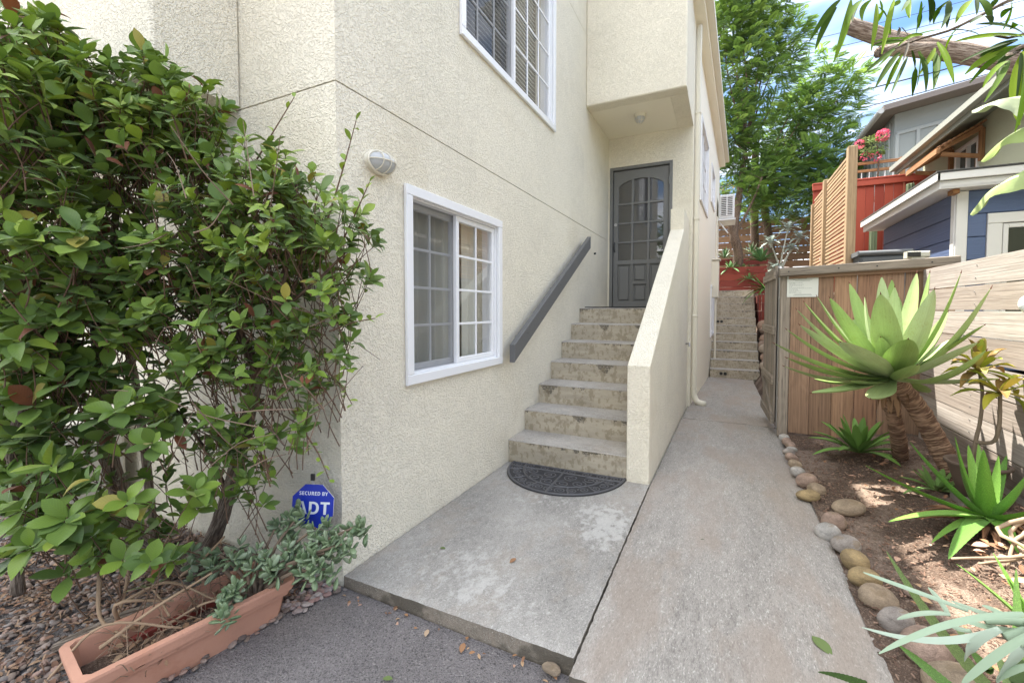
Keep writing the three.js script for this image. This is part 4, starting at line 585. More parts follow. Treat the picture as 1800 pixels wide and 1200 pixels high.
// ---------- agave on two trunks ----------
const agaveProf = s => Math.min(1, 0.42 + s * 1.25) * Math.pow(Math.max(0, 1 - Math.pow(s, 3.2)), 0.75) * (s > 0.97 ? 0.5 : 1);
const agaveTint = texColor(512, (i, x, y) => { const j = (y * 2) * N1 + x * 2; let k = 0.80 + 0.25 * nBig[j] + 0.18 * (wlong[j] - 0.5); const c = [k, k, k]; return mixc(c, [0.75, 0.62, 0.45], 0.5 * sstep(0.66, 0.72, nMid[j])); }, [0.5, 0.22]);
const agaveMats = [[0.34, 0.44, 0.19], [0.31, 0.43, 0.16], [0.40, 0.49, 0.27], [0.25, 0.37, 0.11]].map(c => leafMat(c.map(q => q * 1.12), 0.16, 0.2, { map: agaveTint, bumpMap: woodBumpT, bumpScale: 0.0015 }));
const tipMat = std([0.14, 0.05, 0.03], 0.8);
{
  const o = thing('tree_agave', 'large pale green agave rosette on two leaning bare trunks', 'agave'), H = V(1.081, 0.78, -4.003);
  AG.forEach(([t, w, sag], i) => {
    const tip = A3(t), d = tip.clone().sub(H), rad = V(d.x, 0, d.z).normalize(), base = H.clone().addScaledVector(rad, 0.035).add(V(0, 0.02, 0)), mid = base.clone().lerp(tip, 0.45); mid.y -= Math.max(-0.04, sag) + 0.04; mid.addScaledVector(rad, 0.07);
    const up = V(-rad.x * 0.5, 1, -rad.z * 0.5); if (d.y > 0.35) up.set(-rad.x, 0.35, -rad.z);
    const lf = part('leaf', blade(base, mid, tip, w * 1.5, { prof: agaveProf, cup: 0.34, thick: 0.016, up, segs: 14 }), agaveMats[i % 4], o);
    part('leaf_tip', tube([tip.clone().lerp(mid, 0.02), tip.clone().lerp(mid, -0.03)], 0.004, 0.001, 5, 1), tipMat, lf);
  });
  for (let i = 0; i < 16; i++) { const a = 2.2 + i * 2.4, e = lerp(0.02, 0.75, i / 16), l = rr(0.48, 0.66), rad = V(Math.cos(a), 0, Math.sin(a)), tip = H.clone().addScaledVector(rad, l * Math.cos(e)).add(V(0, l * Math.sin(e) + 0.03, 0)); if (tip.x > 1.56) continue; const b = H.clone().addScaledVector(rad, 0.03), mid = b.clone().lerp(tip, 0.5).addScaledVector(rad, 0.05).add(V(0, -0.05 + 0.1 * e, 0)); const lf = part('leaf', blade(b, mid, tip, rr(0.10, 0.135), { prof: agaveProf, cup: rr(0.25, 0.4), thick: 0.016, up: V(-rad.x * (0.2 + e), 1, -rad.z * (0.2 + e)), segs: 14, roll: rr(-0.25, 0.25) }), agaveMats[i % 4], o); part('leaf_tip', tube([tip.clone().lerp(mid, 0.02), tip.clone().lerp(mid, -0.03)], 0.004, 0.001, 5, 1), tipMat, lf); }
  const ringed = (pts, r) => tube(pts.map(A3), t => r * (1.15 - 0.25 * t) * (1 + 0.02 * Math.sin(t * 70) + 0.05 * Math.sin(t * 31) * Math.sin(t * 13)), 0, 14, 16, 0.05);
  part('trunk', ringed([[1.55, -0.05, -4.02], [1.529, 0, -4.08], [1.429, 0.269, -4.205], [1.284, 0.553, -4.169], [1.1, 0.79, -4.03]], 0.064), agaveBark, o);
  part('trunk', ringed([[1.39, -0.05, -4.79], [1.36, 0, -4.736], [1.248, 0.31, -4.453], [1.162, 0.591, -4.32], [1.11, 0.79, -4.1]], 0.05), agaveBark, o);
  const dead = [], r = rng(5); for (let k = 0; k < 26; k++) { const a = r() * 6.28, b = H.clone().add(V(Math.cos(a) * 0.06, -0.04 - r() * 0.1, Math.sin(a) * 0.06 - 0.03)); dead.push(blade(b, b.clone().add(V(Math.cos(a) * 0.05, -0.02, Math.sin(a) * 0.05)), b.clone().add(V(Math.cos(a) * 0.05, -0.09 - r() * 0.05, Math.sin(a) * 0.05)), 0.02, { segs: 3, thick: 0.001 })); } part('dead_leaves', merge(dead), std([0.22, 0.13, 0.07], 0.95, { side: THREE.DoubleSide }), o).userData.kind = 'stuff';
}
function rosette(name, label, cat, pos, n, L, w, mats, { e0 = 0.1, e1 = 1.3, cup = 0.3, thick = 0.012, prof = agaveProf, droop = 0.25, seed = 1, teeth = 0, segs = 10, group } = {}) {
  const o = thing(name, label, cat, pos, 0, group), r = rng(seed);
  for (let i = 0; i < n; i++) { const t = i / n, a = i * 2.39996 + r() * 0.3, e = lerp(e0, e1, t) + (r() - 0.5) * 0.15, l = L * lerp(1, 0.72, t) * rr(0.85, 1.1, r), d = V(Math.cos(a) * Math.cos(e), Math.sin(e), Math.sin(a) * Math.cos(e)), b = V(Math.cos(a) * 0.02, 0.02, Math.sin(a) * 0.02), tip = b.clone().addScaledVector(d, l); tip.y -= l * droop * (1 - t); const mid = b.clone().addScaledVector(d, l * 0.5); mid.y += l * droop * 0.25 * (1 - t); part('leaf', blade(b, mid, tip, w * rr(0.85, 1.1, r), { prof, cup, thick, up: V(-Math.cos(a) * Math.sin(e), Math.cos(e) + 0.2, -Math.sin(a) * Math.sin(e)), segs, teeth }), mats[i % mats.length], o); }
  return o;
}
rosette('young_agave', 'small green agave rosette in front of the brown fence', 'agave', [1.06, 0.03, -4.72], 26, 0.42, 0.07, [[0.16, 0.30, 0.06], [0.20, 0.36, 0.08], [0.13, 0.25, 0.05]].map(c => leafMat(c, 0.2, 0.25)), { e0: 0.15, e1: 1.35, seed: 3 });
rosette('young_agave', 'little green agave offset at the foot of the leaning trunk', 'agave', [1.33, 0.03, -3.95], 14, 0.24, 0.045, [[0.17, 0.31, 0.08], [0.20, 0.34, 0.10]].map(c => leafMat(c, 0.2, 0.25)), { e0: 0.1, e1: 1.2, seed: 8 });
// ---------- spotted aloe ----------
const aloeSpots = texColor(512, (i, x, y) => { const k = nFine[(y * 2) * N1 + x * 2] > 0.62 ? 1.9 : 1, g = 0.9 + 0.2 * nMid[(y * 2) * N1 + x * 2]; return mulc([0.6, 0.6, 0.6], k * g); }, [0.35, 0.35]);
const aloeMats = [[0.16, 0.36, 0.05], [0.22, 0.42, 0.08], [0.14, 0.30, 0.06]].map(c => leafMat(c.map(q => q * 1.3), 0.15, 0.35, { map: aloeSpots }));
const aloeProf = s => Math.pow(1 - s, 0.75) * (0.85 + 0.4 * s) + 0.01;
{
  const o = thing('spotted_aloe', 'spiny green spotted aloe in the bed beside the plank fence', 'aloe'), C = V(1.364, 0.1, -3.404);
  AL.forEach(([t, w], i) => { const tip = A3(t); tip.x = Math.min(tip.x, 1.6); if (tip.y < 0.06) tip.y = 0.06; const d = tip.clone().sub(C), rad = V(d.x, 0, d.z).normalize(), mid = C.clone().lerp(tip, 0.5); mid.y += d.y < 0.15 ? 0.06 : -0.03; mid.addScaledVector(rad, 0.04); part('leaf', blade(C.clone().addScaledVector(rad, 0.02), mid, tip, w * 1.75, { prof: aloeProf, cup: 0.45, thick: 0.02, up: V(-rad.x * 0.7, 1, -rad.z * 0.7), segs: 26, teeth: 0.003 }), aloeMats[i % 3], o); });
  const dead = [], r = rng(77); for (let k = 0; k < 40; k++) { const a = r() * 6.28, l = rr(0.1, 0.3, r), b = V(1.36 + Math.cos(a) * 0.05, 0.1 - r() * 0.05, -3.38 + Math.sin(a) * 0.05), e = b.clone().add(V(Math.cos(a) * l - 0.04, -0.04, Math.sin(a) * l + 0.05)); e.x = Math.min(e.x, 1.6); e.y = 0.055 + r() * 0.03; dead.push(blade(b, b.clone().lerp(e, 0.5).add(V(0, 0.05, 0)), e, 0.025, { segs: 5, thick: 0.002, wave: 0.4, cup: 0.8 })); }
  part('dead_leaves', merge(dead), std([0.27, 0.14, 0.075], 0.95, { side: THREE.DoubleSide }), o).userData.kind = 'stuff';
  const dr = rng(91), dm = std([0.34, 0.25, 0.17], 0.95); for (let k = 0; k < 3; k++) { const p = [V(1.5, 0.3, -3.2 + k * 0.06), V(1.36 - k * 0.05, 0.17, -3.05), V(1.28, 0.12 + dr() * 0.05, -2.95 + k * 0.07), V(1.22 - k * 0.1, 0.06, -2.85)]; part('dry_stalk', tube(p, 0.012, 0.006, 6, 4, 0.2), dm, o); }
}
for (const [x, z, L, s, lab] of [[1.42, -2.75, 0.26, 21, 'small bright aloe pup among dry leaves by the spotted aloe'], [1.1, -2.35, 0.3, 22, 'green aloe pup beside the grey leaved succulent'], [1.35, -2.2, 0.34, 23, 'dark green aloe clump under the grey leaved succulent']]) rosette('aloe_pup', lab, 'aloe', [x, 0.04, z], 12, L, 0.035, aloeMats, { e0: 0.4, e1: 1.4, cup: 0.45, prof: aloeProf, droop: 0.1, seed: s, teeth: 0.003, segs: 16 });
{
  const o = thing('strap_aloe', 'long strap leaved aloe leaning over the stone edging', 'aloe'), m = [[0.13, 0.25, 0.05], [0.24, 0.34, 0.12], [0.07, 0.13, 0.03]].map(c => leafMat(c, 0.15, 0.3, { map: aloeSpots }));
  ST.forEach(([a, b, c], i) => { const p0 = A3(a), p2 = A3(c); part('leaf', blade(p0, A3(b), p2, [0.03, 0.042, 0.022, 0.03, 0.03, 0.04, 0.028, 0.02][i], { prof: aloeProf, cup: 0.5, thick: 0.012, up: V(-0.4, 1, 0.5), segs: 24, teeth: 0.002 }), m[i % 3], o); });
  for (const i of [0, 1, 3]) { const p = A3(ST[i][0]); part('stem', tube([p, V(p.x + 0.05, p.y * 0.5, p.z - 0.05), V(p.x + 0.1, 0, p.z - 0.1)], 0.013, 0.018, 7, 3), std([0.2, 0.26, 0.1], 0.7), o); }
}
// ---------- grey-blue finger succulent ----------
{
  const o = thing('finger_succulent', 'pale grey-green succulent with long finger leaves over the path edge', 'succulent'), m = [[0.33, 0.42, 0.30], [0.28, 0.37, 0.25], [0.38, 0.46, 0.36]].map(c => phys(c, 0.62, { sheen: 0.3 }));
  SN.forEach(([a, b, c], i) => part('leaf', blade(A3(a), A3(b), A3(c), 0.009 + 0.003 * (i % 3), { prof: s => 0.45 + 0.55 * Math.sin(Math.PI * Math.min(1, 0.15 + s * 0.83)) - (s > 0.9 ? (s - 0.9) * 4 : 0), cup: 0.35, thick: 0.009, up: V(-0.3 + 0.3 * (i % 3), 1, 0.5), segs: 14, roll: (i % 3 - 1) * 0.5 }), m[i % 3], o));
  const hub = V(0.62, 0.62, -1.24); for (const q of [[0.5, 0.632, -1.24], [0.545, 0.66, -1.2], [0.52, 0.62, -1.215], [0.58, 0.6, -1.32], [0.50, 0.66, -1.13]]) part('stem', tube([A3(q), A3(q).lerp(hub, 0.5).add(V(0, 0.02, 0)), hub], 0.008, 0.011, 7, 3), m[1], o);
  part('stem', tube([hub, V(0.72, 0.5, -1.3), V(0.85, 0.25, -1.42), V(0.95, -0.02, -1.55)], 0.012, 0.02, 7, 4), std([0.3, 0.28, 0.2], 0.8), o);
}
// ---------- potted dracaena ----------
{
  const P = [1.46, 0.1, -3.78], o = thing('plant_pot', 'dark brown bowl pot standing against the plank fence', 'pot', P), pm = std([0.12, 0.085, 0.065], 0.7);
  part('bowl', new THREE.LatheGeometry([[0.001, 0.0], [0.09, 0.0], [0.12, 0.1], [0.15, 0.19], [0.165, 0.2], [0.165, 0.215], [0.148, 0.215], [0.14, 0.2], [0.13, 0.17], [0.001, 0.17]].map(q => new THREE.Vector2(...q)), 32), pm, o); o.scale.set(0.95, 1, 0.95);
  part('support_block', boxUV(rawBox(0.2, 0.1, 0.2, 0.01)), std([0.25, 0.22, 0.19], 0.9), o, [0, -0.05, 0]);
  const d = thing('dracaena', 'yellowing dracaena with two bare stems growing from the pot', 'dracaena', [P[0], 0.27, P[2]]), sm = std([0.20, 0.155, 0.11], 0.9, { bumpMap: barkMat([0, 0, 0], [1, 1, 1]).bumpMap, bumpScale: 0.004 });
  const st = [[V(-0.03, 0, 0.0), V(-0.01, 0.2, 0.0), V(0.0, 0.3, 0.01), V(0.01, 0.48, 0.0), V(0.0, 0.62, -0.02)], [V(-0.01, 0.17, 0.0), V(0.04, 0.2, 0.07), V(0.05, 0.3, 0.1), V(0.05, 0.5, 0.1)]]; st.forEach(p => part('stem', tube(p, 0.012, 0.009, 8, 5, 0.05), sm, d));
  const mats = [[0.50, 0.46, 0.05], [0.36, 0.42, 0.05], [0.58, 0.50, 0.14], [0.34, 0.22, 0.07]].map(c => leafMat(c, 0.35, 0.2)), r = rng(15);
  st.forEach((p, k) => { const h = p[p.length - 1]; for (let i = 0; i < (k ? 14 : 22); i++) { const a = i * 2.4, e = lerp(-0.5, 1.2, i / 16), l = rr(0.16, 0.24, r), dd = V(Math.cos(a) * Math.cos(e) , Math.sin(e), Math.sin(a) * Math.cos(e)), tip = h.clone().addScaledVector(dd, l); tip.x = Math.min(tip.x, 0.16); part('leaf', blade(h.clone(), h.clone().addScaledVector(dd, l * 0.55).add(V(0, 0.05, 0)), tip.add(V(0, -0.02, 0)), 0.052, { prof: s => Math.pow(Math.sin(Math.PI * (0.06 + 0.92 * s)), 0.8), cup: 0.4, thick: 0.0015, segs: 7, wave: 0.25 }), mats[(i * 3 + k) % 4], d); } });
}
// something white and rounded hangs by the fence at the edge of view
single('white_ornament', merge([boxUV(stoneGeo(8, 0.95).scale(0.05, 0.06, 0.05)), boxUV(stoneGeo(9, 1.2).scale(0.032, 0.05, 0.03).translate(0.02, 0.085, -0.01))]), std([0.8, 0.8, 0.82], 0.5), 'white rounded ornament fixed on the plank fence', 'ornament', [1.6, 1.31, -3.64]);

// ---------- stones along the path ----------
{
  const L = [[1383, 0.557, -4.963, 0.05], [0, 0.561, -4.708, 0.05], [0, 0.542, -4.435, 0.052], [0, 0.54, -4.244, 0.05], [0, 0.535, -4.06, 0.052], [0, 0.565, -3.86, 0.058], [0, 0.60, -3.71, 0.052], [0, 0.53, -3.56, 0.068], [0, 0.605, -3.17, 0.072], [0, 0.555, -3.02, 0.062], [0, 0.60, -2.87, 0.066], [0, 0.605, -2.71, 0.066], [0, 0.615, -2.55, 0.066], [0, 0.635, -2.40, 0.07], [0, 0.645, -2.25, 0.066], [0, 0.70, -2.13, 0.08], [0, 0.72, -1.95, 0.085], [0, 0.74, -1.74, 0.08], [0, 0.552, -5.1, 0.045], [0, 0.57, -4.83, 0.045], [0, 0.53, -4.57, 0.045]];
  const cs = { grey: [0.42, 0.37, 0.33], ochre: [0.45, 0.33, 0.17], pink: [0.45, 0.32, 0.25], white: [0.55, 0.52, 0.48], tan: [0.43, 0.33, 0.23] }, keys = ['pink', 'white', 'pink', 'tan', 'white', 'pink', 'tan', 'ochre', 'pink', 'white', 'grey', 'ochre', 'ochre', 'tan', 'grey', 'pink', 'tan', 'grey', 'white', 'pink', 'grey'];
  const ms = {}; for (const k in cs) ms[k] = std([1, 1, 1], 0.82, { map: texColor(256, (i, x, y) => { const j = (y * 4) * N1 + x * 4; return mixc(mulc(cs[k], 0.5 + 1.0 * nBig[j] + (nFine[j] - 0.5) * 0.8 + (nMid[j] - 0.5) * 0.5), [0.30, 0.22, 0.13], 0.55 * sstep(0.54, 0.64, nPatch[j])); }, 0.9), bumpMap: concreteBump, bumpScale: 0.008 });
  const names = { grey: 'grey', ochre: 'ochre yellow', pink: 'pinkish', white: 'whitish', tan: 'tan' };
  const order = L.map((q, i) => i).sort((a, b) => L[a][2] - L[b][2]), nth = ['first', 'second', 'third', 'fourth', 'fifth', 'sixth', 'seventh', 'eighth', 'ninth', 'tenth', 'eleventh', 'twelfth', 'thirteenth', 'fourteenth', 'fifteenth', 'sixteenth', 'seventeenth', 'eighteenth', 'nineteenth', 'twentieth', 'twenty-first'];
  L.forEach(([, x, z, r], i) => { const k = keys[i], m = single('edging_stone', stoneGeo(100 + i, 0.82), ms[k], `${names[k]} river stone edging the path, ${nth[order.indexOf(i)]} counted from the brown fence`, 'stone', [x, r * 0.22, z], [rr(-0.3, 0.3), R() * 6, rr(-0.3, 0.3)], 'stones edging the path'); m.scale.set(r * rr(1, 1.2), r * 1.0, r * rr(0.95, 1.15)); });
  const b = single('bed_rock', stoneGeo(201, 0.62), ms.tan, 'flat brownish rock lying in the bed behind the edging', 'rock', [0.72, 0.03, -3.4], [0, 0.6, 0.1]); b.scale.set(0.11, 0.075, 0.08);
  const e = single('pebble', stoneGeo(203, 0.6), ms.tan, 'single tan pebble lying against the slab corner', 'pebble', [-0.555, -0.038, -1.475]); e.scale.set(0.036, 0.03, 0.03);
  const q = single('small_stone', stoneGeo(205, 0.6), ms.pink, 'small angular pink stone beside the grey edging stone', 'stone', [0.78, 0.02, -2.5]); q.scale.set(0.04, 0.03, 0.03);
}
// ---------- mulch, litter ----------
const chip = new THREE.BoxGeometry(1, 0.25, 0.5);
{
  const r = rng(404), it = []; const cs = [[0.20, 0.12, 0.085], [0.25, 0.155, 0.11], [0.13, 0.08, 0.058], [0.30, 0.2, 0.145]];
  for (let i = 0; i < 3200; i++) { const x = rr(0.56, 1.6, r), z = -5.3 + 4.2 * Math.pow(r(), 0.8); it.push({ p: V(x, -0.008 + 0.05 * sstep(0.55, 1.5, x) + 0.06 * sstep(1.2, 1.6, x) + 0.02 * Math.sin(x * 5 + z * 2.2) * Math.sin(z * 3.1), z), q: new THREE.Quaternion().setFromEuler(new THREE.Euler(rr(-0.5, 0.5, r), r() * 6.3, rr(-0.5, 0.5, r))), s: V(rr(0.006, 0.022, r), rr(0.008, 0.02, r), rr(0.006, 0.016, r)), c: cs[Math.floor(r() * 4)] }); }
  const m = instanced('mulch', chip, std([1, 1, 1], 0.95), it, scene); tag(m, 'brown wood chip mulch scattered over the planting bed', 'mulch', null, 'stuff');
}
const dryLeaf = leafGeo(1, 0.5, 0.35, 0.5, s => Math.pow(Math.sin(Math.PI * Math.min(1, 0.03 + s * 0.97)), 0.8), 5);
{
  const r = rng(505), it = [], put = (x, y, z, s, c) => it.push({ p: V(x, y, z), q: new THREE.Quaternion().setFromEuler(new THREE.Euler(rr(-0.35, 0.35, r), r() * 6.3, rr(-0.35, 0.35, r))), s, c });
  const cs = [[0.30, 0.16, 0.08], [0.40, 0.26, 0.15], [0.22, 0.11, 0.06], [0.45, 0.28, 0.2]];
  for (let i = 0; i < 130; i++) { const x = rr(0.7, 1.58, r), z = rr(-5.2, -2.0, r); put(x, 0.012 + 0.05 * sstep(0.55, 1.5, x) + 0.06 * sstep(1.2, 1.6, x) + 0.015, z, rr(0.025, 0.06, r), cs[i % 4]); }
  for (let i = 0; i < 60; i++) { put(1.3 + rr(-0.2, 0.25, r), 0.09 + rr(0, 0.04, r), -2.8 + rr(-0.25, 0.25, r), rr(0.04, 0.08, r), cs[i % 4]); }
  for (let i = 0; i < 30; i++) { const t = r(); put(lerp(-1.6, -0.5, t), -0.05, ZF + 0.03 + r() * 0.06, rr(0.012, 0.03, r), cs[i % 4]); }
  const m = instanced('leaf_litter', dryLeaf, std([1, 1, 1], 0.9, { side: THREE.DoubleSide }), it, scene); tag(m, 'dry brown fallen leaves in the bed and along the slab edge', 'leaves', null, 'stuff');
  const lm = [[0.30, 0.16, 0.08], [0.12, 0.17, 0.05], [0.42, 0.30, 0.2], [0.07, 0.10, 0.04]].map(c => std(c, 0.8, { side: THREE.DoubleSide }));
  for (const [x, z, y, s, k, lab] of [[-0.96, -1.96, 0.004, 0.05, 0, 'round brown dead leaf lying on the middle of the slab'], [-1.33, -1.93, 0.004, 0.035, 1, 'green and black leaf scrap on the slab by the wall'], [-0.08, -2.65, -0.004, 0.035, 3, 'dark green fallen leaf on the middle of the path'], [0.32, -2.49, -0.012, 0.035, 3, 'small dark twig leaf on the path beside the stones'], [0.38, -1.96, -0.01, 0.1, 1, 'long narrow olive leaf curled on the path'], [-1.08, -1.42, -0.05, 0.04, 2, 'pale curled leaf on the asphalt before the slab'], [-0.92, -1.46, -0.05, 0.05, 0, 'brown leaf on the asphalt under the slab edge'], [-1.06, -1.2, -0.05, 0.04, 1, 'green leaf fallen on the open asphalt']]) { const m = single('fallen_leaf', dryLeaf, lm[k], lab, 'leaf', [x, y, z], [0.1, R() * 6, 0.1]); m.scale.set(s, s * 0.6, s); }
}

// ---------- tree that hangs into view ----------
const lance = s => Math.pow(Math.sin(Math.PI * (0.04 + 0.95 * s)), 0.75);
{
  const o = thing('overhanging_tree', 'tree with long narrow green leaves and a cut limb reaching over the bed', 'tree');
  part('limb', tube([[0.422, 2.41, -2.198], [0.518, 2.364, -2.231], [0.625, 2.304, -2.235], [0.765, 2.25, -2.256], [0.897, 2.197, -2.274], [1.041, 2.142, -2.296], [1.5, 2.0, -2.36], [2.0, 1.8, -2.45]].map(A3), 0.029, 0.05, 12, 6, 0.06), barkPale, o);
  part('limb', tube([[0.486, 2.215, -2.053], [0.591, 2.262, -2.173], [0.715, 2.255, -2.24]].map(A3), 0.018, 0.03, 9, 4, 0.1), barkPale, o);
  part('trunk', tube([V(2.15, -0.4, -2.5), V(2.1, 0.8, -2.48), V(2.0, 1.8, -2.45), V(1.95, 3.2, -2.3), V(1.8, 4.6, -2.2)], 0.12, 0.07, 12, 5, 0.05), barkPale, o);
  part('branch', tube([V(1.97, 2.6, -2.36), V(1.6, 2.75, -2.2), V(1.2, 2.55, -2.05), V(0.8, 2.42, -1.95), V(0.45, 2.36, -1.83), V(0.25, 2.3, -1.72)], 0.025, 0.006, 8, 5), barkGrey, o);
  part('branch', tube([V(1.5, 2.72, -2.17), V(1.2, 2.42, -2.1), V(0.95, 2.32, -2.05), V(0.811, 2.278, -2.013), V(0.711, 2.22, -1.962), V(0.628, 2.181, -1.93), V(0.56, 2.175, -1.93), V(0.50, 2.16, -1.93)], 0.012, 0.003, 7, 5), barkGrey, o);
  part('branch', tube([V(1.3, 2.6, -2.08), V(1.05, 2.3, -1.9), V(0.85, 2.1, -1.78), V(0.746, 2.051, -1.75), V(0.701, 2.034, -1.73), V(0.66, 2.038, -1.707)], 0.010, 0.003, 7, 5), barkGrey, o);
  part('branch', tube([V(0.85, 2.1, -1.78), V(0.78, 2.02, -1.74), V(0.714, 2.0, -1.72), V(0.68, 1.975, -1.69), V(0.655, 1.93, -1.58)], 0.007, 0.003, 6, 4), barkGrey, o);
  const mats = [[0.13, 0.24, 0.008], [0.19, 0.32, 0.01], [0.085, 0.165, 0.012], [0.25, 0.37, 0.014], [0.06, 0.115, 0.02]].map(c => leafMat(c, 0.6, 0.08)), dead = std([0.16, 0.14, 0.11], 0.9, { side: THREE.DoubleSide }), r = rng(61);
  HANG.forEach(([a, b, k], i) => {
    const p0 = A3(a), p2 = A3(b), d = p2.clone().sub(p0), L = d.length(), mid = p0.clone().lerp(p2, 0.5).add(V(rr(-0.02, 0.02, r), 0.05 * L + rr(0, 0.02, r), rr(-0.02, 0.02, r))), thin = [43, 44, 45].includes(i), up = V(rr(-0.5, 0.5, r), rr(0.1, 0.6, r), rr(0.3, 1, r));
    part('leaf', blade(p0, mid, p2, (thin ? 0.008 : rr(0.012, 0.019, r)) * (k === 3 ? 1.3 : 1), { prof: lance, cup: 0.25, thick: 0.0006, up, segs: 8 }), thin ? dead : mats[Math.floor(r() * 5)], o);
  });
  // the crown goes on above the frame
  const it = [], lg = leafGeo(1, 0.12, 0.2, 0.5, lance, 5), cs = [[0.10, 0.19, 0.02], [0.15, 0.26, 0.03], [0.07, 0.14, 0.02]]; for (let i = 0; i < 700; i++) { const c = [V(1.8, 4.6, -2.2), V(1.7, 4.1, -1.5), V(2.3, 4.2, -2.9), V(1.5, 3.9, -1.0)][i % 4], p = c.clone().add(V(rr(-0.6, 0.6, r), rr(-0.4, 0.5, r), rr(-0.6, 0.6, r))); it.push({ p, q: basisQuat(V(rr(-0.6, 0.6, r), -1, rr(-0.6, 0.6, r)), V(r() - 0.5, 0.2, r() - 0.5)), s: rr(0.14, 0.22, r), c: cs[i % 3] }); }
  instanced('crown', lg, leafMat([1, 1, 1], 0.4, 0.3), it, o);
}
// ---------- broad torn leaves ----------
{
  const o = thing('broad_leaf_plant', 'plant with broad pale curled leaves hanging before the blue shed', 'plant'), m = [[0.42, 0.48, 0.30], [0.34, 0.44, 0.14], [0.40, 0.50, 0.20]].map(c => leafMat(c, 0.25, 0.5, { bumpMap: woodBumpT, bumpScale: 0.002 }));
  const wv = s => Math.min(1, s * 5 + 0.2) * Math.pow(1 - s * 0.98, 0.55) * (1 + 0.12 * Math.sin(s * 23));
  part('leaf', blade(V(0.68, 1.755, -1.44), V(0.60, 1.80, -1.47), V(0.551, 1.781, -1.522), 0.075, { prof: wv, cup: -0.8, wave: 0.5, thick: 0.002, up: V(-0.2, 1, 0.25), segs: 20 }), m[0], o);
  part('leaf', blade(V(0.70, 1.72, -1.45), V(0.615, 1.735, -1.49), V(0.575, 1.655, -1.531), 0.085, { prof: wv, cup: -0.9, wave: 0.4, thick: 0.002, up: V(-0.5, 1, 0.2), segs: 20 }), m[1], o);
  part('leaf', blade(V(0.71, 1.63, -1.44), V(0.59, 1.62, -1.48), V(0.566, 1.527, -1.551), 0.085, { prof: wv, cup: -0.8, wave: 0.5, thick: 0.002, up: V(-0.5, 1, 0.4), segs: 20 }), m[2], o);
  for (const q of [V(0.68, 1.755, -1.44), V(0.70, 1.72, -1.45), V(0.71, 1.63, -1.44)]) part('stalk', tube([q, V(0.8, 1.55, -1.45), V(0.9, 0.7, -1.48), V(0.92, -0.02, -1.5)], 0.006, 0.012, 7, 4), std([0.2, 0.26, 0.1], 0.7), o);
}
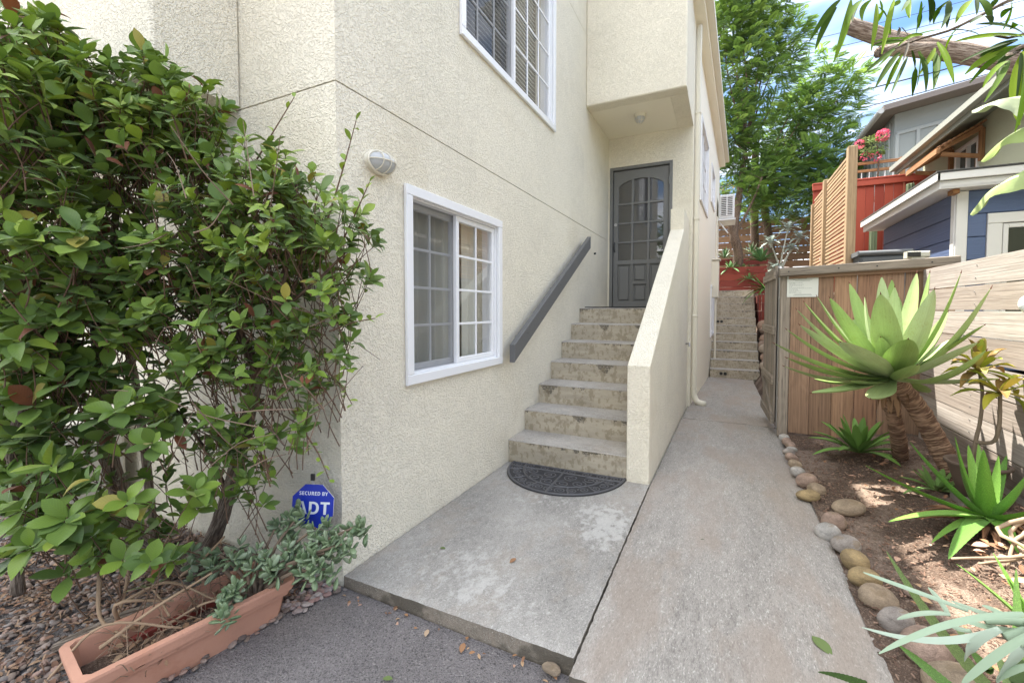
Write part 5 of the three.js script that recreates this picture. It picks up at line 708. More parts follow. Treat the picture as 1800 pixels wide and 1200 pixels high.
// ---------- the shrub ----------
const shrubProf = s => Math.pow(Math.sin(Math.PI * Math.pow(clamp(s, 0.01, 0.995), 1.22)), 0.78);
const veinTex = texColor(128, (i, x, y) => { const v = Math.abs(y / 128 - 0.5) * 2, u = x / 128, rib = Math.exp(-((v / 0.045) ** 2)), side = 0.5 + 0.5 * Math.cos((u * 9 - v * 3.2) * 6.283); let k = 0.82 + 0.1 * side * side + 0.1 * nMid[(y * 8) * N1 + x * 8]; return mixc([k, k, k * 0.95], [1.0, 1.0, 0.62], rib * 0.75); });
veinTex.wrapS = veinTex.wrapT = THREE.ClampToEdgeWrapping;
{
  const o = thing('evergreen_shrub', 'tall leafy evergreen shrub with bare trunks against the cream wall', 'shrub'), r = rng(2024);
  const T = (p, a, b, w = 0.08) => part('trunk', tube(p.map(A3), a, b, 10, 6, w), barkGrey, o), B = (p, a, b) => part('branch', tube(p.map(A3), a, b, 7, 5, 0.05), barkBrown, o);
  T([[-2.46, -0.1, -1.3], [-2.42, 0.0, -1.27], [-2.22, 0.17, -1.25], [-2.03, 0.44, -1.22], [-1.87, 0.75, -1.2], [-1.77, 1.02, -1.2]], 0.042, 0.024);
  T([[-2.42, -0.1, -1.3], [-2.5, 0.02, -1.22], [-2.66, 0.09, -1.15], [-2.73, 0.3, -1.12], [-2.78, 0.6, -1.08], [-2.6, 1.0, -1.0], [-2.5, 1.4, -0.95]], 0.05, 0.025);
  T([[-2.95, -0.1, -1.35], [-2.9, 0.4, -1.3], [-2.88, 0.9, -1.25], [-2.7, 1.4, -1.1], [-2.4, 1.8, -1.0]], 0.024, 0.014);
  T([[-2.95, -0.1, -0.8], [-2.85, 0.3, -0.78], [-2.62, 0.62, -0.72], [-2.42, 0.78, -0.66], [-2.36, 0.95, -0.68], [-2.5, 1.2, -0.75]], 0.026, 0.016, 0.12);
  B([[-1.77, 1.02, -1.2], [-1.84, 1.2, -1.16], [-1.92, 1.5, -1.1], [-1.9, 1.8, -1.1]], 0.022, 0.008); B([[-1.77, 1.02, -1.2], [-1.66, 1.2, -1.2], [-1.55, 1.5, -1.18], [-1.45, 1.75, -1.15]], 0.018, 0.006);
  B([[-1.62, 1.28, -1.2], [-1.4, 1.4, -1.2], [-1.25, 1.5, -1.2]], 0.009, 0.004); B([[-2.55, 1.2, -0.97], [-2.2, 1.4, -0.95], [-1.9, 1.6, -1.0]], 0.016, 0.006); B([[-2.5, 1.4, -0.95], [-2.55, 1.8, -0.85], [-2.7, 2.1, -0.8]], 0.016, 0.006); B([[-2.45, 1.2, -0.75], [-2.5, 1.6, -0.7], [-2.3, 1.9, -0.7]], 0.014, 0.005);
  B([[-2.03, 0.44, -1.22], [-2.0, 0.7, -1.1], [-2.1, 0.95, -1.0]], 0.012, 0.004); B([[-1.9, 0.7, -1.2], [-1.7, 0.8, -1.18], [-1.55, 0.75, -1.15]], 0.01, 0.003); B([[-2.7, 0.3, -1.1], [-2.4, 0.55, -0.95], [-2.1, 0.6, -0.85]], 0.014, 0.004);
  // [centre, radii, tips, leaf length, share of leaves that hang]
  const E = [[[-1.52, 1.5, -1.2], [0.36, 0.34, 0.24], 170, 0.05], [[-1.78, 1.62, -1.15], [0.36, 0.38, 0.26], 190, 0.052], [[-2.1, 1.68, -1.02], [0.42, 0.46, 0.3], 230, 0.058], [[-2.5, 1.82, -0.85], [0.5, 0.5, 0.24], 190, 0.064], [[-2.35, 1.5, -0.7], [0.4, 0.5, 0.2], 130, 0.07], [[-2.9, 2.05, -0.95], [0.45, 0.5, 0.2], 70, 0.066],
    [[-1.95, 1.22, -1.1], [0.5, 0.2, 0.26], 120, 0.054], [[-2.05, 0.7, -0.95], [0.36, 0.3, 0.22], 44, 0.07], [[-1.66, 0.95, -1.18], [0.24, 0.26, 0.14], 50, 0.048], [[-2.3, 0.55, -0.72], [0.3, 0.3, 0.12], 34, 0.082], [[-2.0, 0.35, -0.85], [0.25, 0.14, 0.12], 14, 0.06], [[-1.42, 1.12, -1.2], [0.16, 0.2, 0.1], 26, 0.045], [[-1.9, 0.55, -1.2], [0.2, 0.16, 0.1], 12, 0.05], [[-2.45, 1.3, -0.85], [0.5, 0.3, 0.25], 170, 0.066], [[-2.6, 1.0, -0.7], [0.4, 0.3, 0.18], 90, 0.078], [[-2.75, 0.6, -0.75], [0.3, 0.3, 0.12], 40, 0.08], [[-2.2, 2.08, -0.92], [0.4, 0.24, 0.2], 150, 0.056], [[-1.98, 2.02, -1.0], [0.3, 0.2, 0.15], 110, 0.05], [[-2.65, 2.2, -0.78], [0.45, 0.3, 0.2], 130, 0.064], [[-2.3, 1.95, -0.6], [0.3, 0.3, 0.14], 80, 0.066], [[-1.85, 0.95, -1.1], [0.3, 0.3, 0.2], 50, 0.056], [[-2.35, 0.85, -0.8], [0.4, 0.3, 0.16], 50, 0.075]];
  const leaves = [], twigs = [], cols = [[0.13, 0.225, 0.03], [0.16, 0.265, 0.034], [0.115, 0.20, 0.04], [0.21, 0.325, 0.036], [0.28, 0.39, 0.04], [0.10, 0.175, 0.05]], camP = V(0, 1.28, 0);
  const hit = p => p.z < ZF + 0.06 || (p.x < -2.3 && p.y > 2.3 && p.z < -1.06) || (p.x > XW - 0.02 && p.z < -1.5);
  for (const [c, R3, n0, L] of E) for (let i = 0, n = n0 * 0.82; i < n; i++) {
    let d = V(rr(-1, 1, r), rr(-1, 1, r), rr(-1, 1, r)); while (d.length() > 1 || d.length() < 0.25) d.set(rr(-1, 1, r), rr(-1, 1, r), rr(-1, 1, r));
    d.multiplyScalar(Math.pow(d.length(), -0.45)); const tip = V(c[0] + d.x * R3[0], c[1] + d.y * R3[1], c[2] + d.z * R3[2]); if (hit(tip)) continue;
    const ax = V(d.x * 0.7 + rr(-0.5, 0.5, r), 0.55 + rr(0, 0.6, r), d.z * 0.7 + 0.25 + rr(-0.4, 0.4, r)).normalize(), tl = rr(0.10, 0.28, r), root = tip.clone().addScaledVector(ax, -tl).add(V(rr(-0.05, 0.05, r), -0.03, rr(-0.05, 0.05, r)));
    if (!hit(root)) twigs.push(tube([root, root.clone().lerp(tip, 0.5).add(V(rr(-0.015, 0.015, r), rr(-0.01, 0.01, r), rr(-0.015, 0.015, r))), tip], 0.0028, 0.0014, 4, 2));
    const m = 6 + Math.floor(r() * 4), fresh = r() < 0.3;
    const side = V(0, 1, 0).cross(ax).normalize(), oth = ax.clone().cross(side);
    for (let k = 0; k < m; k++) {
      const a = k * 2.4 + r() * 0.6, el = lerp(1.25, 0.35, k / m) + rr(-0.15, 0.15, r), dir = side.clone().multiplyScalar(Math.cos(a)).addScaledVector(oth, Math.sin(a)).multiplyScalar(Math.sin(el)).addScaledVector(ax, Math.cos(el) * 0.9); dir.y -= 0.12;
      const p = tip.clone().addScaledVector(ax, -k / m * 0.035 * 0 - (1 - k / m) * 0.03), l = L * 1.16 * rr(0.6, 1.35, r); const e = p.clone().addScaledVector(dir, l); if (hit(e)) continue;
      let cc = cols[Math.floor(r() * (fresh ? 5 : 4))]; if (fresh && c[1] + d.y * R3[1] > 1.5) cc = cols[3 + Math.floor(r() * 2)]; if (r() < 0.025) cc = [0.33, 0.29, 0.04]; if (r() < 0.02) cc = [0.22, 0.07, 0.03];
      leaves.push({ p, q: basisQuat(dir, ax.clone().addScaledVector(dir, -0.2).add(V(0, 0.3, 0))), s: V(l, l, l * rr(0.9, 1.25, r)), c: cc, d: p.distanceTo(camP) / l });
    }
  }
  // a few long shoots that stand clear of the crown
  for (const [a, b, n, L] of [[[-1.36, 1.6, -1.2], [-1.24, 1.98, -1.24], 9, 0.045], [[-1.3, 1.5, -1.2], [-1.16, 1.74, -1.22], 9, 0.045], [[-1.75, 1.9, -1.2], [-1.62, 2.16, -1.28], 5, 0.04], [[-2.1, 2.0, -1.0], [-2.02, 2.28, -0.98], 7, 0.055], [[-1.35, 1.2, -1.2], [-1.16, 1.25, -1.24], 8, 0.042], [[-1.5, 0.8, -1.2], [-1.42, 0.6, -1.25], 9, 0.04], [[-1.4, 1.05, -1.22], [-1.28, 0.92, -1.24], 7, 0.04], [[-2.3, 0.4, -0.85], [-1.95, 0.3, -0.9], 10, 0.07]]) {
    const A = A3(a), Bv = A3(b); twigs.push(tube([A, A.clone().lerp(Bv, 0.5).add(V(0.01, 0.01, 0)), Bv], 0.004, 0.0016, 5, 3));
    for (let k = 0; k < n; k++) { const t = 0.25 + 0.75 * k / (n - 1), p = A.clone().lerp(Bv, t), a2 = k * 2.4, dir = V(Math.cos(a2), 0.6, Math.sin(a2)).normalize().lerp(Bv.clone().sub(A).normalize(), 0.4); leaves.push({ p, q: basisQuat(dir, V(0, 1, 0.3)), s: V(L, L, L).multiplyScalar(rr(0.8, 1.2, r)), c: cols[3 + k % 2], d: 5 }); }
  }
  leaves.sort((a, b) => a.d - b.d);
  const geos = [[0.22, 0.35, 0.5], [0.1, 0.6, 0.44], [0.3, 0.1, 0.56], [0.5, 1.5, 0.42]].map(([f, c, w]) => leafGeo(1, w, f, c, shrubProf, 6)), mats = new Map();
  const mat = c => mats.get(c) ?? mats.set(c, leafMat(c, 0.24, 0.6, { map: veinTex, specularIntensity: 0.7 })).get(c);
  leaves.slice(0, 300).forEach((t, i) => { const m = part('leaf', geos[i % 4], mat(t.c), o); m.position.copy(t.p); m.quaternion.copy(t.q); m.scale.copy(t.s); });
  const rest = leaves.slice(300), white = leafMat([1, 1, 1], 0.24, 0.6, { map: veinTex, specularIntensity: 0.7 }); geos.forEach((g, k) => instanced('foliage', g, white, rest.filter((_, i) => i % 4 === k), o));
  part('twigs', merge(twigs), std([0.14, 0.085, 0.055], 0.95), o).userData.kind = 'stuff';
  // thin bare cross twigs inside
  const bare = []; for (let i = 0; i < 90; i++) { const p = V(rr(-2.9, -1.35, r), rr(0.55, 1.7, r), rr(-1.35, -0.8, r)), d = V(rr(-1, 1, r), rr(-0.35, 0.6, r), rr(-0.4, 0.4, r)).normalize().multiplyScalar(rr(0.12, 0.4, r)); const e = p.clone().add(d); if (hit(p) || hit(e)) continue; bare.push(tube([p, p.clone().lerp(e, 0.5).add(V(0, rr(-0.03, 0.03, r), 0)), e], 0.0024, 0.0012, 4, 3)); }
  part('twigs', merge(bare), std([0.20, 0.14, 0.10], 0.95), o).userData.kind = 'stuff';
}
// ---------- terracotta trough, jade plant, dead stems ----------
const TURN = 1.385, TC = V(-1.865, -0.06, -0.965);
{
  const o = thing('terracotta_trough', 'long terracotta coloured plastic trough planter beside the asphalt', 'planter', [TC.x, TC.y, TC.z], TURN);
  const tc = std([0.55, 0.285, 0.195], 0.72, { map: texColor(512, (i, x, y) => { const j = (y * 2) * N1 + x * 2, k = 0.85 + 0.3 * nBig[j] + (nFine[j] - 0.5) * 0.12; return mixc([k, k, k], [0.75, 0.6, 0.5], 0.5 * sstep(0.56, 0.7, nPatch[j])); }, 0.7), bumpMap: concreteBump, bumpScale: 0.0008 });
  const loft = prof => { const pos = [], uv = [], idx = [], ring = (off, y) => { const a = 0.335 + off, b = 0.13 + off, c = 0.018, q = [[a - c, b], [a, b - c], [a, -b + c], [a - c, -b], [-a + c, -b], [-a, -b + c], [-a, b - c], [-a + c, b]]; q.forEach(([x, z], i) => { pos.push(x, y, z); uv.push(x + z, y + off); }); }; prof.forEach(q => ring(...q)); for (let k = 0; k < prof.length - 1; k++) for (let i = 0; i < 8; i++) { const a = k * 8 + i, b = k * 8 + (i + 1) % 8; idx.push(a, a + 8, b, b, a + 8, b + 8); } const g = new THREE.BufferGeometry(); g.setAttribute('position', new THREE.Float32BufferAttribute(pos, 3)); g.setAttribute('uv', new THREE.Float32BufferAttribute(uv, 2)); g.setIndex(idx); const n = g.toNonIndexed(); n.computeVertexNormals(); return n; };
  part('body', loft([[-0.038, 0.0], [-0.018, 0.112], [-0.004, 0.115], [-0.002, 0.134], [0.008, 0.136], [0.012, 0.168], [0.010, 0.176], [-0.012, 0.179], [-0.015, 0.17], [-0.03, 0.05]]), tc, o); tc.side = THREE.DoubleSide;
  part('soil', boxUV(rawBox(0.60, 0.04, 0.19, 0.005)), soilMat, o, [0, 0.075, 0]);
  const st = std([0.22, 0.04, 0.028], 0.6); part('inner_tray', boxUV(rawBox(0.3, 0.03, 0.02, 0.005)), st, o, [-0.02, 0.11, -0.075]);
}
{
  const o = thing('jade_plant', 'jade plant with fleshy grey-green leaves spilling from the trough', 'succulent'), r = rng(88), J = [[-1.72, 0.345, -1.33], [-1.60, 0.33, -1.33], [-1.434, 0.30, -1.322], [-1.755, 0.23, -1.163], [-1.719, 0.163, -1.066], [-1.947, 0.227, -1.126], [-1.562, 0.242, -1.257], [-1.683, 0.235, -1.256], [-1.45, 0.33, -1.40], [-1.709, 0.14, -1.015], [-1.456, 0.224, -1.252], [-1.69, 0.195, -1.193], [-2.035, 0.202, -1.082], [-1.50, 0.25, -1.38], [-1.62, 0.24, -1.29], [-1.85, 0.25, -1.16], [-1.50, 0.26, -1.29], [-1.80, 0.30, -1.28]];
  const root = V(-1.80, 0.03, -1.17), sm = std([0.20, 0.145, 0.10], 0.85), lm = [[0.15, 0.21, 0.105], [0.18, 0.245, 0.13], [0.125, 0.19, 0.09], [0.21, 0.27, 0.165]].map(c => phys(c, 0.42, { clearcoat: 0.25, clearcoatRoughness: 0.4 }));
  const lg = new THREE.SphereGeometry(1, 8, 6); { const p = lg.attributes.position; for (let i = 0; i < p.count; i++) { const x = p.getX(i), k = 0.62 + 0.38 * sstep(-1, 0.4, x); p.setXYZ(i, (x + 1) * 0.5, p.getY(i) * 0.12 * k - 0.06 * (x + 1) * (x + 1) * 0.25, p.getZ(i) * 0.27 * k); } lg.computeVertexNormals(); }
  const all = [], jc = [[0.15, 0.21, 0.105], [0.18, 0.245, 0.13], [0.125, 0.19, 0.09], [0.21, 0.27, 0.165]];
  J.forEach((c, i) => {
    const tip = A3(c); part('stem', tube([root.clone().add(V(rr(-0.05, 0.05, r), 0, rr(-0.04, 0.04, r))), root.clone().lerp(tip, 0.5).add(V(0, 0.05, 0)), tip], 0.011, 0.005, 7, 4), sm, o);
    for (let s = 0; s < 5; s++) { const h = tip.clone().add(V(rr(-0.05, 0.05, r), rr(-0.05, 0.03, r), rr(-0.04, 0.05, r))), ax = V(rr(-0.6, 0.6, r), rr(0.2, 1, r), rr(-0.2, 0.7, r)).normalize(); for (let k = 0; k < 7; k++) { const a = k * 1.57 + (k >> 1) * 0.78, el = lerp(0.35, 1.9, k / 7), sd = V(0, 1, 0.01).cross(ax).normalize(), ot = ax.clone().cross(sd), dir = sd.multiplyScalar(Math.cos(a)).addScaledVector(ot, Math.sin(a)).multiplyScalar(Math.sin(el)).addScaledVector(ax, Math.cos(el)); dir.y -= 0.3 * k / 7; all.push({ p: h.clone().addScaledVector(ax, -k * 0.006), q: basisQuat(dir.normalize(), ax), s: rr(0.034, 0.055, r), k: (i + k) % 4, c: jc[(i + k) % 4] }); } }
  });
  all.sort((a, b) => a.p.length() - b.p.length()); all.slice(0, 300).forEach(t => { const m = part('leaf', lg, lm[t.k], o); m.position.copy(t.p); m.quaternion.copy(t.q); m.scale.setScalar(t.s); });
  instanced('foliage', lg, phys([1, 1, 1], 0.42, { clearcoat: 0.25, clearcoatRoughness: 0.4 }), all.slice(300), o);
}
{
  const o = thing('dead_stems', 'bare tan dead stems lying across the trough', 'twigs'), r = rng(13), m = std([0.34, 0.235, 0.15], 0.9, { bumpMap: woodBumpT, bumpScale: 0.003 }), S = [[[-2.1, 0.02, -0.85], [-2.02, 0.19, -0.8], [-1.95, 0.13, -0.95]], [[-2.25, 0.06, -0.9], [-2.05, 0.16, -0.98], [-1.86, 0.10, -1.05]], [[-2.35, 0.0, -1.0], [-2.1, 0.13, -0.95], [-1.88, 0.12, -0.9]], [[-2.2, 0.25, -0.82], [-2.1, 0.12, -0.78], [-1.95, 0.08, -0.8]], [[-1.95, 0.1, -0.72], [-1.85, 0.2, -0.85], [-1.78, 0.26, -1.0]], [[-2.05, 0.03, -0.62], [-1.92, 0.19, -0.72], [-1.8, 0.1, -0.9]], [[-2.3, 0.02, -1.15], [-2.0, 0.22, -1.1], [-1.9, 0.32, -1.12]], [[-2.15, 0.3, -0.9], [-2.12, 0.15, -0.86], [-2.08, 0.0, -0.78]], [[-1.9, 0.08, -0.9], [-1.82, 0.13, -1.0], [-1.74, 0.12, -1.08]]];
  S.forEach((p, i) => part('stem', tube(p.map(A3), 0.009 - (i % 3) * 0.002, 0.004, 7, 6, 0.08), m, o));
  part('stem', tube([V(-2.3, -0.02, -0.72), V(-2.15, 0.06, -0.85), V(-2.0, 0.1, -1.0)], 0.02, 0.014, 9, 5, 0.08), barkGrey, o);
  const fine = []; for (let i = 0; i < 90; i++) { const p = V(-1.87 + rr(-0.12, 0.12, r), 0.05 + rr(0, 0.05, r), -0.95 + rr(-0.28, 0.28, r)), e = p.clone().add(V(rr(-0.09, 0.09, r), rr(0, 0.09, r), rr(-0.09, 0.09, r))); fine.push(tube([p, p.clone().lerp(e, 0.5).add(V(0, 0.015, 0)), e], 0.0016, 0.001, 4, 2)); } const dl = []; for (let i = 0; i < 110; i++) dl.push({ p: V(-1.865 + rr(-0.13, 0.13, r), 0.055 + rr(0, 0.03, r), -0.95 + rr(-0.3, 0.22, r)), q: new THREE.Quaternion().setFromEuler(new THREE.Euler(rr(-0.7, 0.7, r), r() * 6.3, rr(-0.7, 0.7, r))), s: rr(0.02, 0.05, r), c: [[0.22, 0.13, 0.075], [0.30, 0.2, 0.12], [0.15, 0.09, 0.06]][i % 3] }); instanced('dry_leaves', dryLeaf, std([1, 1, 1], 0.9, { side: THREE.DoubleSide }), dl, o); part('debris', merge(fine), std([0.26, 0.18, 0.12], 0.95), o).userData.kind = 'stuff';
}
// ---------- gravel bed ----------
{
  const r = rng(31), it = [], cs = [[0.20, 0.15, 0.12], [0.27, 0.21, 0.18], [0.14, 0.11, 0.095], [0.30, 0.20, 0.16], [0.23, 0.20, 0.185]], g = stoneGeo(55, 0.6, 1);
  for (let i = 0; i < 4200; i++) { const x = -4.6 + 3.0 * Math.pow(r(), 0.75), z = rr(-1.5, -0.35, r); if (x > -1.66 - 0.16 * (z + 1.5) / 1.0 && z > -1.46) continue; it.push({ p: V(x, -0.055 + rr(0, 0.018, r), z), q: new THREE.Quaternion().setFromEuler(new THREE.Euler(rr(-0.4, 0.4, r), r() * 6.3, rr(-0.4, 0.4, r))), s: V(rr(0.011, 0.026, r), rr(0.009, 0.018, r), rr(0.010, 0.02, r)), c: cs[Math.floor(r() * 5)] }); }
  for (let i = 0; i < 70; i++) it.push({ p: V(-1.72 + rr(-0.06, 0.07, r), -0.05 + rr(0, 0.015, r), -1.38 + rr(-0.1, 0.1, r)), q: new THREE.Quaternion().setFromEuler(new THREE.Euler(0, r() * 6.3, 0)), s: V(rr(0.013, 0.028, r), rr(0.009, 0.016, r), rr(0.011, 0.02, r)), c: [[0.27, 0.22, 0.21], [0.36, 0.31, 0.29], [0.30, 0.19, 0.17]][i % 3] });
  const dirt = []; for (let i = 0; i < 3000; i++) { const x = -4.2 + 2.5 * Math.pow(r(), 0.7), z = rr(-1.5, -0.4, r); if (x > -1.74 - 0.2 * (z + 1.5)) continue; dirt.push({ p: V(x, -0.042 + rr(0, 0.012, r), z), q: new THREE.Quaternion().setFromEuler(new THREE.Euler(rr(-0.5, 0.5, r), r() * 6.3, rr(-0.5, 0.5, r))), s: V(rr(0.008, 0.04, r), rr(0.006, 0.016, r), rr(0.006, 0.014, r)), c: [[0.20, 0.12, 0.08], [0.13, 0.08, 0.055], [0.30, 0.2, 0.13]][i % 3] }); }
  tag(instanced('bark_litter', chip, std([1, 1, 1], 0.95), dirt, scene), 'brown bark scraps mixed into the gravel under the shrub', 'mulch', null, 'stuff');
  tag(instanced('gravel', g, std([1, 1, 1], 0.8), it, scene), 'brown river gravel under the shrub beside the wall', 'gravel', null, 'stuff');
  const il = [], c2 = [[0.22, 0.12, 0.07], [0.28, 0.18, 0.11], [0.15, 0.08, 0.05]]; for (let i = 0; i < 620; i++) { const x = rr(-3.6, -1.75, r), z = rr(-1.45, -0.5, r); if (x > -1.72 - 0.2 * (z + 1.5)) continue; il.push({ p: V(x, -0.03, z), q: new THREE.Quaternion().setFromEuler(new THREE.Euler(rr(-0.4, 0.4, r), r() * 6.3, rr(-0.4, 0.4, r))), s: rr(0.02, 0.042, r), c: c2[i % 3] }); }
  tag(instanced('leaf_litter', dryLeaf, std([1, 1, 1], 0.9, { side: THREE.DoubleSide }), il, scene), 'reddish dry leaves lying on the gravel under the shrub', 'leaves', null, 'stuff');
}
// ---------- yard sign ----------
{
  const o = thing('yard_sign', 'blue octagonal security sign on a stake beside the jade plant', 'sign', [-1.715, 0.37, -1.415], 0.42), c = document.createElement('canvas'); c.width = c.height = 512; const k = c.getContext('2d');
  k.fillStyle = '#e9ecf2'; k.fillRect(0, 0, 512, 512); const oct = q => { k.beginPath(); for (let i = 0; i < 8; i++) { const a = Math.PI / 8 + i * Math.PI / 4; k.lineTo(256 + q * Math.cos(a), 256 + q * Math.sin(a)); } k.closePath(); k.fill(); }; k.fillStyle = '#0d2fb0'; oct(262);
  k.fillStyle = '#eef1f7'; k.textAlign = 'center'; k.font = 'bold 56px sans-serif'; k.save(); k.translate(256, 140); k.fillText('SECURED BY', 0, 0); k.restore(); k.font = 'bold 190px sans-serif'; k.save(); k.translate(256, 345); k.scale(1.08, 1); k.fillText('ADT', 0, 0); k.restore();
  const t = new THREE.CanvasTexture(c); t.colorSpace = THREE.SRGBColorSpace;
  const r = 0.106, s = new THREE.Shape(); for (let i = 0; i < 8; i++) { const a = Math.PI / 8 + i * Math.PI / 4; i ? s.lineTo(r * Math.cos(a), r * Math.sin(a)) : s.moveTo(r * Math.cos(a), r * Math.sin(a)); } s.closePath(); const g = new THREE.ExtrudeGeometry(s, { depth: 0.004, bevelEnabled: false }), p = g.attributes.position, uv = g.attributes.uv; for (let i = 0; i < p.count; i++) uv.setXY(i, 0.5 + p.getX(i) / (2 * r) * 0.99, 0.5 + p.getY(i) / (2 * r) * 0.99);
  part('sign_face', g, [std([1, 1, 1], 0.35, { map: t }), std([0.8, 0.8, 0.82], 0.5)], o, null, [-0.12, 0, -0.03]); part('stake', boxUV(rawBox(0.012, 0.62, 0.006, 0.001)), std([0.42, 0.42, 0.42], 0.5, { metalness: 0.4 }), o, [-0.005, -0.17, -0.012]); part('stake_top', boxUV(rawBox(0.018, 0.03, 0.014, 0.003)), blackPl, o, [-0.005, 0.13, -0.012]);
}
// ---------- condenser by the wall ----------
{
  const o = thing('condenser_unit', 'pale wire fronted condenser unit on the gravel behind the shrub', 'condenser', [-3.85, -0.06, -1.28]), m = std([0.62, 0.60, 0.54], 0.5); part('casing', boxUV(rawBox(0.75, 0.62, 0.3, 0.02)), m, o, [0, 0.33, -0.02]);
  const b = []; for (let i = 0; i < 46; i++) b.push(moved(rawBox(0.0035, 0.5, 0.004, 0.0005), -0.3 + i * 0.0134, 0.33, 0.139)); for (let i = 0; i < 16; i++) b.push(moved(rawBox(0.61, 0.004, 0.004, 0.0005), 0.0, 0.09 + i * 0.032, 0.143)); part('wire_guard', merge(b.map(g => boxUV(g))), std([0.72, 0.72, 0.68], 0.4), o).userData.kind = 'stuff'; part('coil', boxUV(rawBox(0.62, 0.5, 0.01, 0.002)), std([0.1, 0.1, 0.1], 0.8), o, [0, 0.33, 0.131]); part('top', boxUV(rawBox(0.8, 0.03, 0.34, 0.008)), m, o, [0, 0.65, -0.02]);
}
// ---------- trees and plants at the back ----------
const frond = (() => { const q = [], add = (b, e, w) => { const d = e.clone().sub(b), s = V(d.z, 0, -d.x).normalize().multiplyScalar(w), m = b.clone().lerp(e, 0.45).add(V(0, 0.006, 0)); q.push(b, m.clone().add(s), e, b, e, m.clone().sub(s)); }; for (let i = 0; i < 13; i++) { const t = (i + 1) / 14, x = t, y = -0.28 * t * t, l = 0.30 * Math.sin(Math.PI * (0.18 + 0.78 * t)); for (const sd of [-1, 1]) add(V(x, y, 0), V(x + l * 0.45, y - 0.07 * l, sd * l), 0.042); } add(V(0, 0, 0), V(1, -0.28, 0), 0.01); const g = new THREE.BufferGeometry().setFromPoints(q); g.computeVertexNormals(); const uv = new Float32Array(q.length * 2); g.setAttribute('uv', new THREE.BufferAttribute(uv, 2)); return g; })();
const frondMat = leafMat([1, 1, 1], 0.5, 0.0), fc = [[0.15, 0.26, 0.05], [0.20, 0.33, 0.055], [0.12, 0.21, 0.045], [0.25, 0.37, 0.075], [0.10, 0.17, 0.05]];
function featherTree(name, label, trunks, crowns, dens, seed) {
  const o = thing(name, label, 'tree'), r = rng(seed), it = []; trunks.forEach(([p, a, b], i) => part(i ? 'limb' : 'trunk', tube(p.map(A3), a, b, 9, 5, 0.06), barkBrown, o));
  const base = A3(trunks[0][0][trunks[0][0].length - 1]);
  crowns.forEach(([x, y, z, R0], ci) => {
    const c = V(x, y, z); part('limb', tube([base.clone().lerp(c, 0.05), base.clone().lerp(c, 0.55).add(V(rr(-0.3, 0.3, r), -0.2, rr(-0.3, 0.3, r))), c], 0.035, 0.01, 6, 4), barkBrown, o);
    const n = Math.round(dens * R0 * R0); for (let i = 0; i < n; i++) { const u = V(rr(-1, 1, r), rr(-1, 1, r), rr(-1, 1, r)); if (u.length() > 1) { i--; continue; } const shell = Math.pow(u.length(), -0.3), p = c.clone().addScaledVector(u, R0 * 1.05 * shell * (0.8 + 0.35 * r())), dir = V(u.x + rr(-0.7, 0.7, r), u.y * 0.4 + rr(-0.15, 0.45, r), u.z + rr(-0.7, 0.7, r)).normalize(); it.push({ p, q: basisQuat(dir, V(rr(-0.4, 0.4, r), 1, rr(-0.4, 0.4, r))), s: rr(0.24, 0.44, r), c: fc[Math.floor(r() * 5)] }); }
  });
  instanced('crown', frond, frondMat, it, o); return o;
}
featherTree('feathery_tree', 'tall feathery leaved tree at the end of the house', [[[[0.33, 1.8, -15.5], [0.33, 2.42, -15.4], [0.32, 3.12, -15.35], [0.2, 3.6, -15.31], [0.3, 4.6, -15.7], [0.5, 6.5, -16.4]], 0.17, 0.06], [[[0.2, 3.5, -15.31], [0.12, 3.82, -15.28], [-0.05, 4.35, -15.22], [-0.26, 4.9, -15.14]], 0.09, 0.04], [[[0.2, 3.56, -15.31], [0.5, 4.17, -15.48], [0.73, 4.7, -15.62], [0.96, 5.4, -15.75]], 0.05, 0.025]],
  [[-0.32, 10.35, -16.35, 0.84], [0.26, 10.72, -16.65, 0.84], [1.02, 10.91, -17.02, 0.75], [1.7, 10.35, -17.33, 0.65], [1.55, 9.41, -17.21, 0.56], [0.12, 9.23, -16.51, 0.94], [0.97, 8.66, -16.9, 0.79], [-0.2, 8.1, -16.31, 0.75], [0.32, 7.17, -16.53, 0.79], [-0.08, 6.23, -16.29, 0.52], [0.78, 9.79, -16.86, 0.84], [0.58, 11.84, -16.85, 0.94], [-0.26, 11.66, -16.44, 0.75], [0.3, 5.6, -16.4, 0.55], [0.75, 6.4, -16.6, 0.6], [0.0, 7.3, -16.3, 0.7], [0.9, 7.6, -16.8, 0.6], [0.55, 4.9, -15.9, 0.45], [0.95, 5.4, -16.0, 0.5], [0.15, 6.7, -16.1, 0.5]], 380, 601);
featherTree('feathery_tree', 'broad feathery leaved tree behind the tan slat screen', [[[[1.45, 1.8, -17.5], [1.42, 2.73, -17.42], [1.3, 3.7, -17.41], [1.16, 4.66, -17.38], [1.05, 6.02, -17.39]], 0.19, 0.08]],
  [[2.77, 9.61, -18.59, 0.59], [3.14, 8.83, -18.74, 0.82], [3.84, 9.22, -19.09, 0.51], [2.44, 8.24, -18.37, 0.78], [3.68, 8.14, -18.97, 0.59], [2.81, 7.26, -18.51, 0.88], [1.75, 7.26, -18, 0.78], [2.12, 6.28, -18.14, 0.88], [1.25, 5.69, -17.69, 0.78], [2.66, 5.69, -18.37, 0.75], [3.27, 6.57, -18.7, 0.69], [1.97, 5.1, -18.01, 0.63], [1.09, 5, -17.58, 0.49], [3.87, 7.26, -19.02, 0.39], [1.5, 6.4, -17.9, 0.6], [1.55, 4.6, -16.6, 0.55], [2.2, 4.7, -16.6, 0.55], [2.75, 5.0, -16.8, 0.55], [1.0, 4.5, -16.4, 0.45], [3.2, 5.6, -17.6, 0.6], [2.0, 7.9, -18.2, 0.6], [1.6, 5.6, -16.8, 0.6], [2.4, 6.2, -17.2, 0.6]], 380, 602);
